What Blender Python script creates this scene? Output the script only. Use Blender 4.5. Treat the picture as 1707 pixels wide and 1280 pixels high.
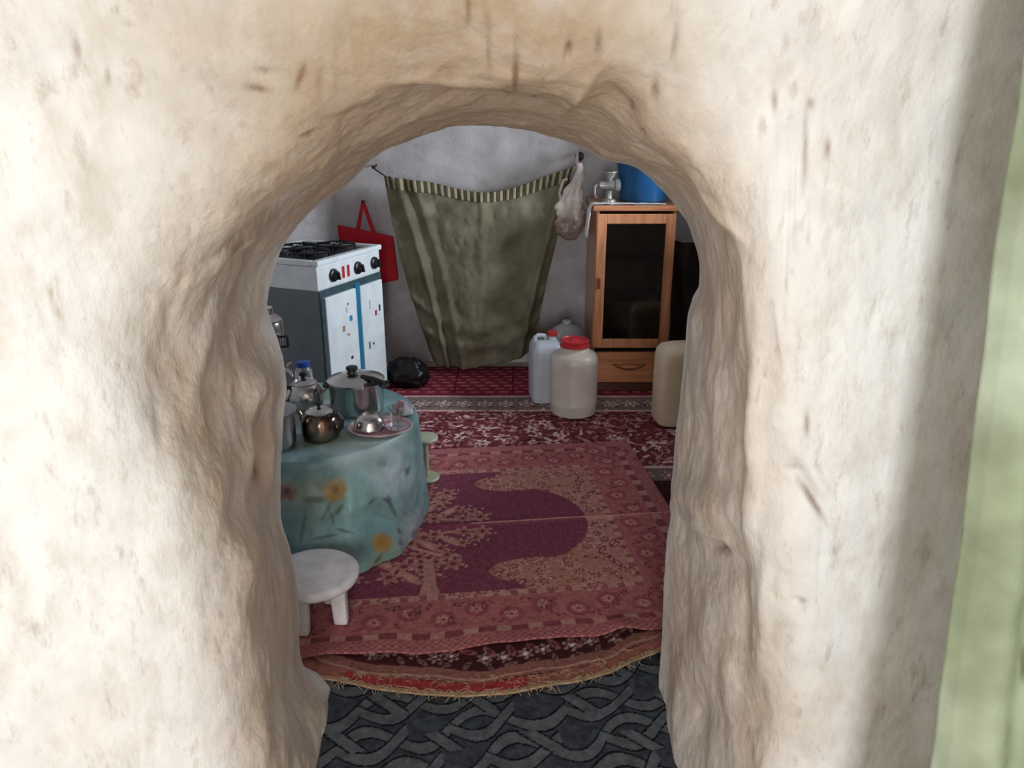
import bpy, math, random
import numpy as np
from mathutils import Vector, Matrix

# ------------------------------------------------------------------ scene, camera, light
for o in list(bpy.data.objects):
    bpy.data.objects.remove(o, do_unlink=True)
SC = bpy.context.scene
COL = SC.collection
W_, H_ = 1707.0, 1280.0
F_ = 1285.0
PITCH = math.radians(19.0)
CAMZ = 1.5
cp, sp = math.cos(PITCH), math.sin(PITCH)

cam_d = bpy.data.cameras.new('camera')
cam_d.sensor_width = 36.0
cam_d.lens = F_ / W_ * 36.0
cam_d.clip_start = 0.02
cam = bpy.data.objects.new('camera', cam_d)
cam.location = (0, 0, CAMZ)
cam.rotation_euler = (math.radians(90) - PITCH, 0, 0)
COL.objects.link(cam)
SC.camera = cam

world = bpy.data.worlds.new('sky')
SC.world = world
world.use_nodes = True
world.node_tree.nodes['Background'].inputs[0].default_value = (0.75, 0.86, 1.0, 1)
world.node_tree.nodes['Background'].inputs[1].default_value = 1.0


def area(name, loc, target, sx, sy, power, color):
    d = bpy.data.lights.new(name, 'AREA')
    d.shape = 'RECTANGLE'
    d.size, d.size_y = sx, sy
    d.energy = power
    d.color = color
    o = bpy.data.objects.new(name, d)
    o.location = loc
    o.rotation_euler = (Vector(target) - Vector(loc)).to_track_quat('-Z', 'Y').to_euler()
    COL.objects.link(o)
    return o


# daylight in the entrance doorway behind the camera, and in the room's side window
area('entrance_daylight', (-0.10, -2.28, 1.40), (-0.06, 0.0, 1.10), 0.54, 1.3, 66, (1.0, 0.998, 0.995))
area('window_daylight', (1.74, 3.60, 1.46), (-0.7, 3.45, 0.5), 0.62, 0.60, 76, (0.86, 0.94, 1.0))

SC.view_settings.view_transform = 'Standard'
SC.view_settings.look = 'None'
SC.view_settings.gamma = 1.0
SC.view_settings.use_curve_mapping = False
SC.view_settings.exposure = 0.0

random.seed(7)
RNG = np.random.default_rng(7)


# ------------------------------------------------------------------ pixel <-> world
def ray(px, py):
    a = (px - W_ / 2) / F_
    b = (H_ / 2 - py) / F_
    return Vector((a, cp + b * sp, -sp + b * cp))


def atY(px, py, Y):
    d = ray(px, py)
    return Vector((0, 0, CAMZ)) + d * (Y / d.y)


def atZ(px, py, Z=0.0):
    d = ray(px, py)
    return Vector((0, 0, CAMZ)) + d * ((Z - CAMZ) / d.z)


def proj(P):
    x, y, z = P[..., 0], P[..., 1], P[..., 2] - CAMZ
    dep = y * cp - z * sp
    dep = np.where(dep < 0.05, 0.05, dep)
    up = y * sp + z * cp
    return W_ / 2 + F_ * x / dep, H_ / 2 - F_ * up / dep


# ------------------------------------------------------------------ noise
def _hash(ix, iy, iz, seed):
    h = (ix * 374761393 + iy * 668265263 + iz * 2147483647 + seed * 1274126177) & 0xFFFFFFFF
    h = ((h ^ (h >> 13)) * 1274126177) & 0xFFFFFFFF
    h = ((h ^ (h >> 16)) * 2246822519) & 0xFFFFFFFF
    h = h ^ (h >> 15)
    return (h & 0xFFFFFF) / float(0xFFFFFF)


def vnoise(P, s, seed=0):
    q = P * np.asarray(s, float)
    i = np.floor(q).astype(np.int64)
    f = q - i
    f = f * f * (3 - 2 * f)
    x, y, z = i[..., 0], i[..., 1], i[..., 2]
    fx, fy, fz = f[..., 0], f[..., 1], f[..., 2]
    r = 0
    for dx in (0, 1):
        wx = fx if dx else 1 - fx
        for dy in (0, 1):
            wy = fy if dy else 1 - fy
            for dz in (0, 1):
                wz = fz if dz else 1 - fz
                r = r + wx * wy * wz * _hash(x + dx, y + dy, z + dz, seed)
    return r * 2 - 1


def fbm(P, s, octv=4, seed=0):
    s = np.asarray(s, float) * np.ones(3)
    r, a, t = 0, 1.0, 0
    for k in range(octv):
        r = r + a * vnoise(P, s * 2 ** k, seed + 17 * k)
        t += a
        a *= 0.5
    return r / t


def sstep(a, b, x):
    t = np.clip((x - a) / (b - a), 0, 1)
    return t * t * (3 - 2 * t)


def lin(r, g, b):
    c = np.array([r, g, b], float) / 255.0
    return np.where(c <= 0.04045, c / 12.92, ((c + 0.055) / 1.055) ** 2.4)


def L(r, g, b):
    c = lin(r, g, b)
    return (float(c[0]), float(c[1]), float(c[2]), 1.0)


# ------------------------------------------------------------------ materials
MATS = {}


def mat(name, color=(0.5, 0.5, 0.5, 1), rough=0.6, metal=0.0, var=0.15, vscale=12.0, bump=0.0, bscale=60.0,
        stretch=(1, 1, 1), attr=False, spec=0.5, trans=0.0, sss=0.0, color2=None, ior=1.45, alpha=1.0, coat=0.0,
        bump2=0.0, b2scale=250.0):
    if name in MATS:
        return MATS[name]
    m = bpy.data.materials.new(name)
    m.use_nodes = True
    nt = m.node_tree
    N, K = nt.nodes, nt.links
    b = N['Principled BSDF']
    tc = N.new('ShaderNodeTexCoord')
    mp = N.new('ShaderNodeMapping')
    mp.inputs['Scale'].default_value = stretch
    K.new(tc.outputs['Object'], mp.inputs[0])
    nz = N.new('ShaderNodeTexNoise')
    nz.inputs['Scale'].default_value = vscale
    nz.inputs['Detail'].default_value = 6
    K.new(mp.outputs[0], nz.inputs['Vector'])
    if attr:
        src = N.new('ShaderNodeAttribute')
        src.attribute_name = 'Col'
        base = src.outputs['Color']
        hs = N.new('ShaderNodeHueSaturation')
        K.new(base, hs.inputs['Color'])
        mr = N.new('ShaderNodeMapRange')
        mr.inputs[1].default_value, mr.inputs[2].default_value = 0.3, 0.7
        mr.inputs[3].default_value, mr.inputs[4].default_value = 1 - var, 1 + var
        K.new(nz.outputs[0], mr.inputs[0])
        K.new(mr.outputs[0], hs.inputs['Value'])
        K.new(hs.outputs[0], b.inputs['Base Color'])
    else:
        mx = N.new('ShaderNodeMix')
        mx.data_type = 'RGBA'
        c2 = color2 or tuple(max(0, c * (1 - 2 * var)) for c in color[:3]) + (1,)
        mx.inputs[6].default_value = c2
        mx.inputs[7].default_value = color
        mr = N.new('ShaderNodeMapRange')
        mr.inputs[1].default_value, mr.inputs[2].default_value = 0.35, 0.62
        K.new(nz.outputs[0], mr.inputs[0])
        K.new(mr.outputs[0], mx.inputs[0])
        K.new(mx.outputs[2], b.inputs['Base Color'])
    b.inputs['Roughness'].default_value = rough
    b.inputs['Metallic'].default_value = metal
    b.inputs['Specular IOR Level'].default_value = spec
    b.inputs['IOR'].default_value = ior
    b.inputs['Transmission Weight'].default_value = trans
    b.inputs['Alpha'].default_value = alpha
    b.inputs['Coat Weight'].default_value = coat
    if sss:
        b.inputs['Subsurface Weight'].default_value = sss
        b.inputs['Subsurface Radius'].default_value = (0.03, 0.025, 0.02)
        b.inputs['Subsurface Scale'].default_value = 0.6
    last = None
    for st, sc in ((bump, bscale), (bump2, b2scale)):
        if st:
            n2 = N.new('ShaderNodeTexNoise')
            n2.inputs['Scale'].default_value = sc
            n2.inputs['Detail'].default_value = 5
            K.new(mp.outputs[0], n2.inputs['Vector'])
            bp = N.new('ShaderNodeBump')
            bp.inputs['Strength'].default_value = min(1.0, st)
            bp.inputs['Distance'].default_value = 0.004 if sc < 120 else 0.0015
            K.new(n2.outputs[0], bp.inputs['Height'])
            if last:
                K.new(last.outputs[0], bp.inputs['Normal'])
            last = bp
    if last:
        K.new(last.outputs[0], b.inputs['Normal'])
    MATS[name] = m
    return m


def pane_mat(name, tint, gloss=0.12):
    if name in MATS:
        return MATS[name]
    m = bpy.data.materials.new(name)
    m.use_nodes = True
    N, K = m.node_tree.nodes, m.node_tree.links
    for n in list(N):
        N.remove(n)
    out = N.new('ShaderNodeOutputMaterial')
    t = N.new('ShaderNodeBsdfTransparent')
    t.inputs[0].default_value = tint
    g = N.new('ShaderNodeBsdfGlossy')
    g.inputs['Roughness'].default_value = 0.08
    mx = N.new('ShaderNodeMixShader')
    fr = N.new('ShaderNodeFresnel')
    nz = N.new('ShaderNodeTexNoise')
    nz.inputs['Scale'].default_value = 9
    mu = N.new('ShaderNodeMath')
    mu.operation = 'MULTIPLY_ADD'
    mu.inputs[1].default_value = gloss
    K.new(nz.outputs[0], mu.inputs[0])
    K.new(fr.outputs[0], mu.inputs[2])
    K.new(mu.outputs[0], mx.inputs[0])
    K.new(t.outputs[0], mx.inputs[1])
    K.new(g.outputs[0], mx.inputs[2])
    K.new(mx.outputs[0], out.inputs[0])
    MATS[name] = m
    return m


# ------------------------------------------------------------------ mesh helpers
def mesh_obj(name, V, Fq, material, parent=None, smooth=True, cols=None, loc=None):
    me = bpy.data.meshes.new(name)
    V = np.asarray(V, float).reshape(-1, 3)
    if isinstance(Fq, np.ndarray):
        n = len(Fq)
        k = Fq.shape[1]
        me.vertices.add(len(V))
        me.vertices.foreach_set('co', V.ravel())
        me.loops.add(n * k)
        me.loops.foreach_set('vertex_index', Fq.astype(np.int32).ravel())
        me.polygons.add(n)
        me.polygons.foreach_set('loop_start', np.arange(0, n * k, k, dtype=np.int32))
        me.polygons.foreach_set('loop_total', np.full(n, k, dtype=np.int32))
        me.update(calc_edges=True)
        me.validate()
    else:
        me.from_pydata([tuple(v) for v in V], [], Fq)
    if smooth:
        me.polygons.foreach_set('use_smooth', np.ones(len(me.polygons), dtype=bool))
    if cols is not None:
        a = me.color_attributes.new('Col', 'FLOAT_COLOR', 'POINT')
        c = np.ones((len(V), 4))
        c[:, :3] = np.asarray(cols).reshape(-1, 3)
        a.data.foreach_set('color', c.ravel())
    me.materials.append(material)
    me.update()
    o = bpy.data.objects.new(name, me)
    COL.objects.link(o)
    if loc is not None:
        o.location = loc
    if parent is not None:
        o.parent = parent
    return o


def grid_faces(m, n, cu=False, cv=False, mask=None):
    i, j = np.meshgrid(np.arange(m if cu else m - 1), np.arange(n if cv else n - 1), indexing='ij')
    a = i * n + j
    b = ((i + 1) % m) * n + j
    c = ((i + 1) % m) * n + (j + 1) % n
    d = i * n + (j + 1) % n
    Fq = np.stack([a, b, c, d], -1)
    if mask is not None:
        return Fq[mask]
    return Fq.reshape(-1, 4)


def grid(name, P, material, parent=None, cu=False, cv=False, cols=None, mask=None, smooth=True, solid=0.0, off=-1, flip=False, loc=None):
    m, n = P.shape[:2]
    Fq = grid_faces(m, n, cu, cv, mask)
    if flip:
        Fq = Fq[:, ::-1]
    o = mesh_obj(name, P.reshape(-1, 3), Fq, material, parent, smooth, None if cols is None else cols.reshape(-1, 3), loc)
    if solid:
        md = o.modifiers.new('thickness', 'SOLIDIFY')
        md.thickness = solid
        md.offset = off
    return o


class MB:
    """collects shapes for ONE mesh part"""

    def __init__(s):
        s.v, s.f = [], []

    def add(s, V, Fs):
        k = len(s.v)
        s.v += [tuple(v) for v in V]
        s.f += [tuple(int(i) + k for i in f) for f in Fs]
        return s

    def box(s, x0, x1, y0, y1, z0, z1, M=None):
        V = [Vector((x, y, z)) for x in (x0, x1) for y in (y0, y1) for z in (z0, z1)]
        if M:
            V = [M @ v for v in V]
        return s.add(V, [(0, 1, 3, 2), (4, 6, 7, 5), (0, 4, 5, 1), (2, 3, 7, 6), (0, 2, 6, 4), (1, 5, 7, 3)])

    def lathe(s, prof, seg=32, c=(0, 0, 0), M=None, sx=1, sy=1):
        V = []
        for r, z in prof:
            for k in range(seg):
                a = 2 * math.pi * k / seg
                v = Vector((r * sx * math.cos(a), r * sy * math.sin(a), z))
                if M:
                    v = M @ v
                V.append(v + Vector(c))
        Fs = []
        for i in range(len(prof) - 1):
            for k in range(seg):
                k2 = (k + 1) % seg
                Fs.append((i * seg + k, i * seg + k2, (i + 1) * seg + k2, (i + 1) * seg + k))
        n = len(prof)
        if prof[0][0] > 1e-6:
            Fs.append(tuple(range(seg))[::-1])
        if prof[-1][0] > 1e-6:
            Fs.append(tuple((n - 1) * seg + k for k in range(seg)))
        return s.add(V, Fs)

    def tube(s, pts, r, seg=10, caps=True):
        pts = [Vector(p) for p in pts]
        n = len(pts)
        rr = r if isinstance(r, (list, tuple)) else [r] * n
        V = []
        up = Vector((0, 0, 1))
        pn = None
        for i, p in enumerate(pts):
            t = (pts[min(i + 1, n - 1)] - pts[max(i - 1, 0)]).normalized()
            if pn is None:
                pn = t.cross(up)
                if pn.length < 0.1:
                    pn = t.cross(Vector((1, 0, 0)))
            pn = (pn - t * pn.dot(t)).normalized()
            q = t.cross(pn)
            for k in range(seg):
                a = 2 * math.pi * k / seg
                V.append(p + (pn * math.cos(a) + q * math.sin(a)) * rr[i])
        Fs = []
        for i in range(n - 1):
            for k in range(seg):
                k2 = (k + 1) % seg
                Fs.append((i * seg + k, i * seg + k2, (i + 1) * seg + k2, (i + 1) * seg + k))
        if caps:
            Fs.append(tuple(range(seg))[::-1])
            Fs.append(tuple((n - 1) * seg + k for k in range(seg)))
        return s.add(V, Fs)

    def loft(s, sections, seg=40, power=4.0):
        """superellipse sections (cx, cy, z, ax, ay)"""
        V = []
        for cx, cy, z, ax, ay in sections:
            for k in range(seg):
                a = 2 * math.pi * k / seg
                c, q = math.cos(a), math.sin(a)
                V.append((cx + ax * math.copysign(abs(c) ** (2 / power), c), cy + ay * math.copysign(abs(q) ** (2 / power), q), z))
        Fs = []
        n = len(sections)
        for i in range(n - 1):
            for k in range(seg):
                k2 = (k + 1) % seg
                Fs.append((i * seg + k, i * seg + k2, (i + 1) * seg + k2, (i + 1) * seg + k))
        Fs.append(tuple(range(seg))[::-1])
        Fs.append(tuple((n - 1) * seg + k for k in range(seg)))
        return s.add(V, Fs)

    def build(s, name, material, parent=None, smooth=True, bevel=0.0, angle=40):
        o = mesh_obj(name, s.v, s.f, material, parent, smooth)
        if bevel:
            md = o.modifiers.new('bevel', 'BEVEL')
            md.width = bevel
            md.segments = 2
            md.limit_method = 'ANGLE'
            md.angle_limit = math.radians(35)
        if smooth:
            try:
                o.data.set_sharp_from_angle(angle=math.radians(angle))
            except Exception:
                pass
        return o


def thing(name, label, cat, loc=(0, 0, 0), rz=0.0, group=None):
    o = bpy.data.objects.new(name, None)
    o.empty_display_size = 0.05
    o.location = loc
    o.rotation_euler = (0, 0, rz)
    COL.objects.link(o)
    return tag(o, label, cat, group)


def tag(o, label, cat, group=None, kind=None):
    o['label'] = label
    o['category'] = cat
    if group:
        o['group'] = group
    if kind:
        o['kind'] = kind
    return o


def struct(o):
    o['kind'] = 'structure'
    return o


# ================================================================== THE SETTING
M_wall = mat('whitewashed_mud', attr=True, rough=0.55, var=0.06, vscale=26, bump=0.8, bscale=30, stretch=(1, 1, 0.55), spec=0.4,
             bump2=0.8, b2scale=150)
M_room = mat('room_plaster', L(206, 202, 202), rough=0.85, var=0.10, vscale=5, bump=0.8, bscale=14, color2=L(186, 179, 178), bump2=0.8, b2scale=100)
M_mud = mat('mud_floor', L(208, 194, 176), rough=0.95, var=0.2, vscale=6, bump=0.4, bscale=30)



def mottle(m, scale, stretch, lo, hi, color, amount):
    N, K = m.node_tree.nodes, m.node_tree.links
    b = N['Principled BSDF']
    src = b.inputs['Base Color'].links[0].from_socket
    tc = N.new('ShaderNodeTexCoord')
    mp = N.new('ShaderNodeMapping')
    mp.inputs['Scale'].default_value = stretch
    nz = N.new('ShaderNodeTexNoise')
    nz.inputs['Scale'].default_value = scale
    nz.inputs['Detail'].default_value = 9
    nz.inputs['Roughness'].default_value = 0.68
    mr = N.new('ShaderNodeMapRange')
    mr.inputs[1].default_value, mr.inputs[2].default_value = lo, hi
    mr.inputs[3].default_value, mr.inputs[4].default_value = 0.0, amount
    mx = N.new('ShaderNodeMix')
    mx.data_type = 'RGBA'
    mx.inputs[7].default_value = color
    K.new(tc.outputs['Object'], mp.inputs[0])
    K.new(mp.outputs[0], nz.inputs['Vector'])
    K.new(nz.outputs[0], mr.inputs[0])
    K.new(mr.outputs[0], mx.inputs[0])
    K.new(src, mx.inputs[6])
    K.new(mx.outputs[2], b.inputs['Base Color'])


mottle(M_wall, 15, (1, 1, 0.45), 0.50, 0.72, L(196, 184, 166), 0.65)
mottle(M_wall, 42, (1, 1, 0.30), 0.56, 0.74, L(170, 154, 134), 0.7)
mottle(M_wall, 9, (1, 1, 1), 0.52, 0.70, L(206, 204, 204), 0.4)
mottle(M_room, 12, (1, 1, 1), 0.52, 0.72, L(164, 152, 148), 0.5)

Y0, Y1 = 1.75, 1.15
pairs = [((548, 1142), None, (-0.475, 0.15)), ((515, 1122), (440, 1280), None), ((500, 1090), (425, 1200), None),
         ((497, 1030), (410, 1110), None), ((495, 970), (400, 1020), None), ((484, 912), (385, 930), None),
         ((471, 870), (365, 850), None), ((469, 800), (335, 770), None), ((473, 720), (300, 690), None),
         ((477, 650), (278, 620), None), ((472, 590), (278, 560), None), ((455, 545), (290, 510), None),
         ((447, 505), (310, 465), None), ((460, 450), (340, 420), None), ((480, 400), (375, 375), None),
         ((515, 355), (420, 325), None), ((560, 322), (465, 285), None), ((620, 275), (530, 240), None),
         ((690, 235), (620, 190), None), ((750, 212), (700, 160), None), ((810, 208), (790, 145), None),
         ((880, 216), (870, 145), None), ((950, 238), (960, 155), None), ((1005, 268), (1040, 180), None),
         ((1060, 280), (1110, 230), None), ((1105, 318), (1165, 290), None), ((1145, 370), (1205, 360), None),
         ((1164, 430), (1225, 430), None), ((1163, 485), (1235, 500), None), ((1147, 520), (1243, 560), None),
         ((1142, 590), (1252, 630), None), ((1135, 670), (1258, 710), None), ((1125, 760), (1260, 790), None),
         ((1125, 840), (1258, 860), None), ((1112, 900), (1258, 920), None), ((1106, 980), (1265, 1000), None),
         ((1103, 1060), (1272, 1090), None), ((1098, 1120), (1282, 1190), None)]
A0 = [(-0.497, -0.03)]
A1 = [(-0.47, -0.03)]
for p0, p1, w1 in pairs:
    a = atY(p0[0], p0[1], Y0)
    A0.append((a.x, a.z))
    if w1:
        A1.append(w1)
    else:
        b = atY(p1[0], p1[1], Y1)
        A1.append((b.x, b.z))
A0 += [(0.405, 0.02), (0.408, -0.03)]
A1 += [(0.475, 0.33), (0.40, -0.03)]
A0, A1 = np.array(A0), np.array(A1)


def resample(A, t):
    """Catmull-Rom through control points at parameter t in [0, n-1]"""
    n = len(A)
    i = np.clip(np.floor(t).astype(int), 0, n - 2)
    f = (t - i)[:, None]
    g = lambda k: A[np.clip(k, 0, n - 1)]
    a, b, c, d = g(i - 1), g(i), g(i + 1), g(i + 2)
    return 0.5 * ((2 * b) + (c - a) * f + (2 * a - 5 * b + 4 * c - d) * f ** 2 + (3 * b - a - 3 * c + d) * f ** 3)


NU = 1300
seg = np.linalg.norm(np.diff(A1, axis=0), axis=1) * 0.5 + np.linalg.norm(np.diff(A0, axis=0), axis=1) * 0.5
cum = np.concatenate([[0], np.cumsum(seg)])
tt = np.interp(np.linspace(0, cum[-1], NU), cum, np.arange(len(cum)))
C0, C1 = resample(A0, tt), resample(A1, tt)
# outward direction target on a big rectangle
XL, XR, ZT, ZB = -1.72, 1.72, 2.45, -0.03


def outward(C):
    cen = np.array([-0.05, 0.55])
    d = C - cen
    d[:, 1] = np.where(C[:, 1] < 0.55, 0.0, d[:, 1])
    start = C.copy()
    ln = np.full(len(C), 9.0)
    with np.errstate(divide='ignore', invalid='ignore'):
        tx = np.where(d[:, 0] < 0, (XL - start[:, 0]) / d[:, 0], (XR - start[:, 0]) / d[:, 0])
        tz = np.where(d[:, 1] > 1e-6, (ZT - start[:, 1]) / d[:, 1], 1e9)
    tx = np.where(np.abs(d[:, 0]) < 1e-6, 1e9, tx)
    k = np.minimum(tx, tz)
    v = d * k[:, None]
    ln = np.linalg.norm(v, axis=1)
    return v / ln[:, None], ln


D0, LN0 = outward(C0.copy())
D1, LN1 = outward(C1.copy())
uu = np.linspace(0, 1, NU)
side = C1[:, 0]
leftw = sstep(0.1, -0.45, side)
topw = sstep(1.15, 1.45, C1[:, 1])
hlip = 0.065 + 0.05 * leftw
rlip = 0.038 + 0.05 * leftw + 0.025 * topw
rows = []
for q in (1.0, 0.5, 0.25, 0.14, 0.08, 0.045, 0.025, 0.012):
    s = q * LN0
    rows.append(np.stack([C0[:, 0] + D0[:, 0] * s, Y0 + 0.07 * (1 - np.exp(-s / 0.035)), C0[:, 1] + D0[:, 1] * s], -1))
NT = 105
for k in range(NT):
    t = k / (NT - 1)
    xz = C0 + (C1 - C0) * t
    rows.append(np.stack([xz[:, 0], np.full(NU, Y0 + (Y1 - Y0) * t), xz[:, 1]], -1))
for k in range(1, 121):
    if k <= 100:
        s = np.minimum(0.0042 * k, 0.0042 * k * LN1 / 0.45)
    else:
        s75 = np.minimum(0.42, 0.42 * LN1 / 0.45)
        s = s75 + (LN1 - s75) * ((k - 100) / 20.0) ** 1.5
    Yv = Y1 - hlip * (1 - np.exp(-s / rlip))
    xz = C1 + D1 * s[:, None] if np.ndim(s) else C1 + D1 * s
    # left wing curls towards the viewer, like the inside of a cave
    Yv = Yv - 0.30 * np.clip(-0.55 - xz[:, 0], 0, 2) ** 1.2 - 0.42 * (np.sqrt((xz[:, 1] - 1.50) ** 2 + 0.06 ** 2) + (xz[:, 1] - 1.50)) / 2
    rows.append(np.stack([xz[:, 0], Yv, xz[:, 1]], -1))
PW = np.stack(rows, 0)          # rows x columns x 3
nR = PW.shape[0]


def grid_normals(P):
    du = np.gradient(P, axis=0)
    dv = np.gradient(P, axis=1)
    n = np.cross(du, dv)
    ln = np.linalg.norm(n, axis=-1, keepdims=True)
    return n / np.maximum(ln, 1e-9)


lipw = np.exp(-((np.arange(nR) - (8 + NT)) / 26.0) ** 2)[:, None, None] * (0.30 + 0.70 * np.maximum(leftw, 0.55 * topw))[None, :, None]
PS = PW.copy()
for _ in range(320):
    PS[1:-1] = 0.25 * PS[:-2] + 0.5 * PS[1:-1] + 0.25 * PS[2:]
PW = PW + (PS - PW) * lipw
NW = grid_normals(PW)
if NW[nR - 40, NU // 2, 1] > 0:
    NW = -NW
    FLIPW = True
else:
    FLIPW = False
big = fbm(PW, (5, 4, 3.5), 3, 3)
med = fbm(PW, (13, 11, 10), 3, 11)
streak = fbm(PW, (46, 20, 9), 3, 23)
fine = fbm(PW, (90, 60, 60), 2, 31)
rowi = np.arange(nR)[:, None] * np.ones((1, NU))
thr = sstep(6, 20, rowi) * (1 - sstep(8 + NT - 12, 8 + NT + 25, rowi))      # inside the passage
edge = sstep(8, 30, rowi)
outer = sstep(8 + NT, 8 + NT + 30, rowi)
amp = 0.35 + 0.65 * edge
disp = big * (0.012 + 0.010 * thr) * amp + med * (0.004 + 0.002 * thr) * amp + streak * (0.0014 + 0.0010 * thr) + fine * (0.0008 + 0.0008 * thr)
pxw, pyw = proj(PW)
vis = (rowi >= 8).astype(float)


def blob(px, py, rx, ry, ang=0.0, p=2):
    a = math.radians(ang)
    dx, dy = pxw - px, pyw - py
    u = (dx * math.cos(a) + dy * math.sin(a)) / rx
    v = (-dx * math.sin(a) + dy * math.cos(a)) / ry
    return np.exp(-(u * u + v * v) ** (p / 2)) * vis


sculpt = [  # px, py, rx, ry, angle, height (m)
    (435, 365, 95, 9, -38, -0.022), (415, 392, 60, 12, -38, 0.012), (640, 262, 90, 8, -25, -0.012), (700, 235, 80, 7, -14, -0.010),
    (430, 455, 22, 60, 25, -0.016), (395, 540, 18, 70, 20, -0.012), (345, 560, 14, 60, 12, 0.010), (330, 640, 30, 60, 0, 0.012),
    (425, 640, 30, 40, 0, 0.022), (428, 575, 30, 40, 20, -0.02), (430, 755, 10, 60, 2, -0.020), (410, 755, 9, 60, 2, 0.012), (450, 760, 9, 60, 4, 0.014),
    (395, 850, 14, 50, 10, -0.012), (420, 940, 26, 50, 0, 0.014), (440, 1010, 14, 60, 0, -0.012), (470, 1080, 16, 70, 0, 0.012), (455, 1180, 10, 70, 0, -0.014),
    (360, 700, 12, 50, -10, -0.008), (300, 560, 14, 70, -15, -0.006), (270, 700, 12, 60, -8, -0.004),
    (1010, 180, 50, 50, 0, -0.022), (960, 165, 10, 50, 40, 0.010), (830, 170, 130, 12, 4, -0.014), (760, 140, 90, 10, -4, 0.008),
    (1195, 345, 60, 8, 52, 0.010), (1160, 330, 60, 10, 52, -0.012), (1080, 260, 50, 10, 40, 0.008),
    (1190, 850, 45, 38, 30, 0.024), (1150, 820, 30, 26, 0, 0.014), (1175, 880, 70, 9, 35, 0.010), (1210, 940, 55, 40, 20, -0.018),
    (1195, 910, 13, 12, 0, -0.020), (1193, 895, 20, 7, 0, 0.006), (1185, 640, 22, 60, 8, 0.012), (1210, 560, 14, 60, 10, -0.012), (1180, 730, 12, 50, -4, -0.012),
    (1235, 700, 12, 80, -4, -0.014), (1262, 700, 12, 130, 0, 0.014), (1255, 860, 10, 60, 0, 0.010), (1275, 1000, 10, 90, 2, 0.008), (1235, 1020, 14, 90, -4, -0.014),
    (1180, 1060, 18, 90, -6, 0.014), (1140, 1040, 14, 70, -4, -0.010), (1220, 1160, 14, 80, -4, 0.010), (1175, 1200, 12, 70, 0, -0.012), (1135, 1200, 12, 80, 4, 0.010),
    (1348, 815, 8, 55, -32, -0.008), (1365, 800, 9, 55, -32, 0.006), (1322, 775, 12, 10, 0, -0.005), (1330, 998, 6, 6, 0, -0.006), (1300, 930, 20, 30, 0, 0.005),
    (1300, 560, 4, 60, -6, 0.004), (1330, 580, 4, 70, -2, 0.003), (1290, 690, 30, 30, 0, 0.006), (1365, 985, 3, 160, 2, -0.003),
    (1310, 380, 5, 120, 2, -0.004), (1330, 300, 4, 70, 2, -0.003), (1300, 230, 4, 50, 0, -0.003), (1375, 250, 5, 50, 0, -0.003), (1285, 330, 8, 60, 0, 0.003),
    (860, 110, 4, 60, 2, -0.004), (905, 100, 3, 50, 0, -0.003), (815, 60, 4, 60, -3, -0.003), (1125, 80, 4, 40, 8, -0.004), (998, 75, 4, 22, 0, -0.005), (1090, 150, 6, 22, 0, -0.006),
    (947, 85, 5, 14, 6, -0.008), (745, 130, 18, 9, -20, -0.006), (515, 226, 14, 4, -15, -0.005), (440, 118, 18, 6, 0, -0.004), (540, 140, 8, 30, 0, -0.004),
    (535, 270, 40, 10, -25, 0.006), (1076, 213, 4, 5, 0, -0.006), (300, 480, 8, 60, 10, -0.003), (130, 85, 4, 30, -6, -0.003), (180, 130, 3, 22, 0, -0.003),
]
for a in sculpt:
    disp = disp + a[5] * blob(*a[:5])
PW = PW + NW * disp[..., None]
# --- whitewash, worn to tan mud in patches, the tan above the arch and in the passage also painting in shade; chips and stains with shapes of their own
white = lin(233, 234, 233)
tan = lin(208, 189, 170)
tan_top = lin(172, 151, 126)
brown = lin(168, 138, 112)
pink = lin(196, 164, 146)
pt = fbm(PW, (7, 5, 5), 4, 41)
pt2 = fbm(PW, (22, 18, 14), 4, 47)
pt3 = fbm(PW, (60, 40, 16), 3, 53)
archtop = np.exp(-((np.abs(pxw - 720) / 470) ** 3 + ((pyw - 60) / 230) ** 2)) * vis  # broad band over the arch: part stain, part shade put into the colour
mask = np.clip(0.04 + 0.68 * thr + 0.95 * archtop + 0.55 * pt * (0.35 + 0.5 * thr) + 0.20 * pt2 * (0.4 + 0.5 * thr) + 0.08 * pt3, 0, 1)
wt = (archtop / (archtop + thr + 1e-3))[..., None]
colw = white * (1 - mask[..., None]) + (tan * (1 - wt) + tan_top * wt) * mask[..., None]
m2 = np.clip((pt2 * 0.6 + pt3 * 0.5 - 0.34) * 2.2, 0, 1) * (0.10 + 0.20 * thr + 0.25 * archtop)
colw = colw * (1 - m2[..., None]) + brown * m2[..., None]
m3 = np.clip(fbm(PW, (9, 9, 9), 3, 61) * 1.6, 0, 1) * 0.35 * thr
colw = colw * (1 - m3[..., None]) + pink * m3[..., None]
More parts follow.
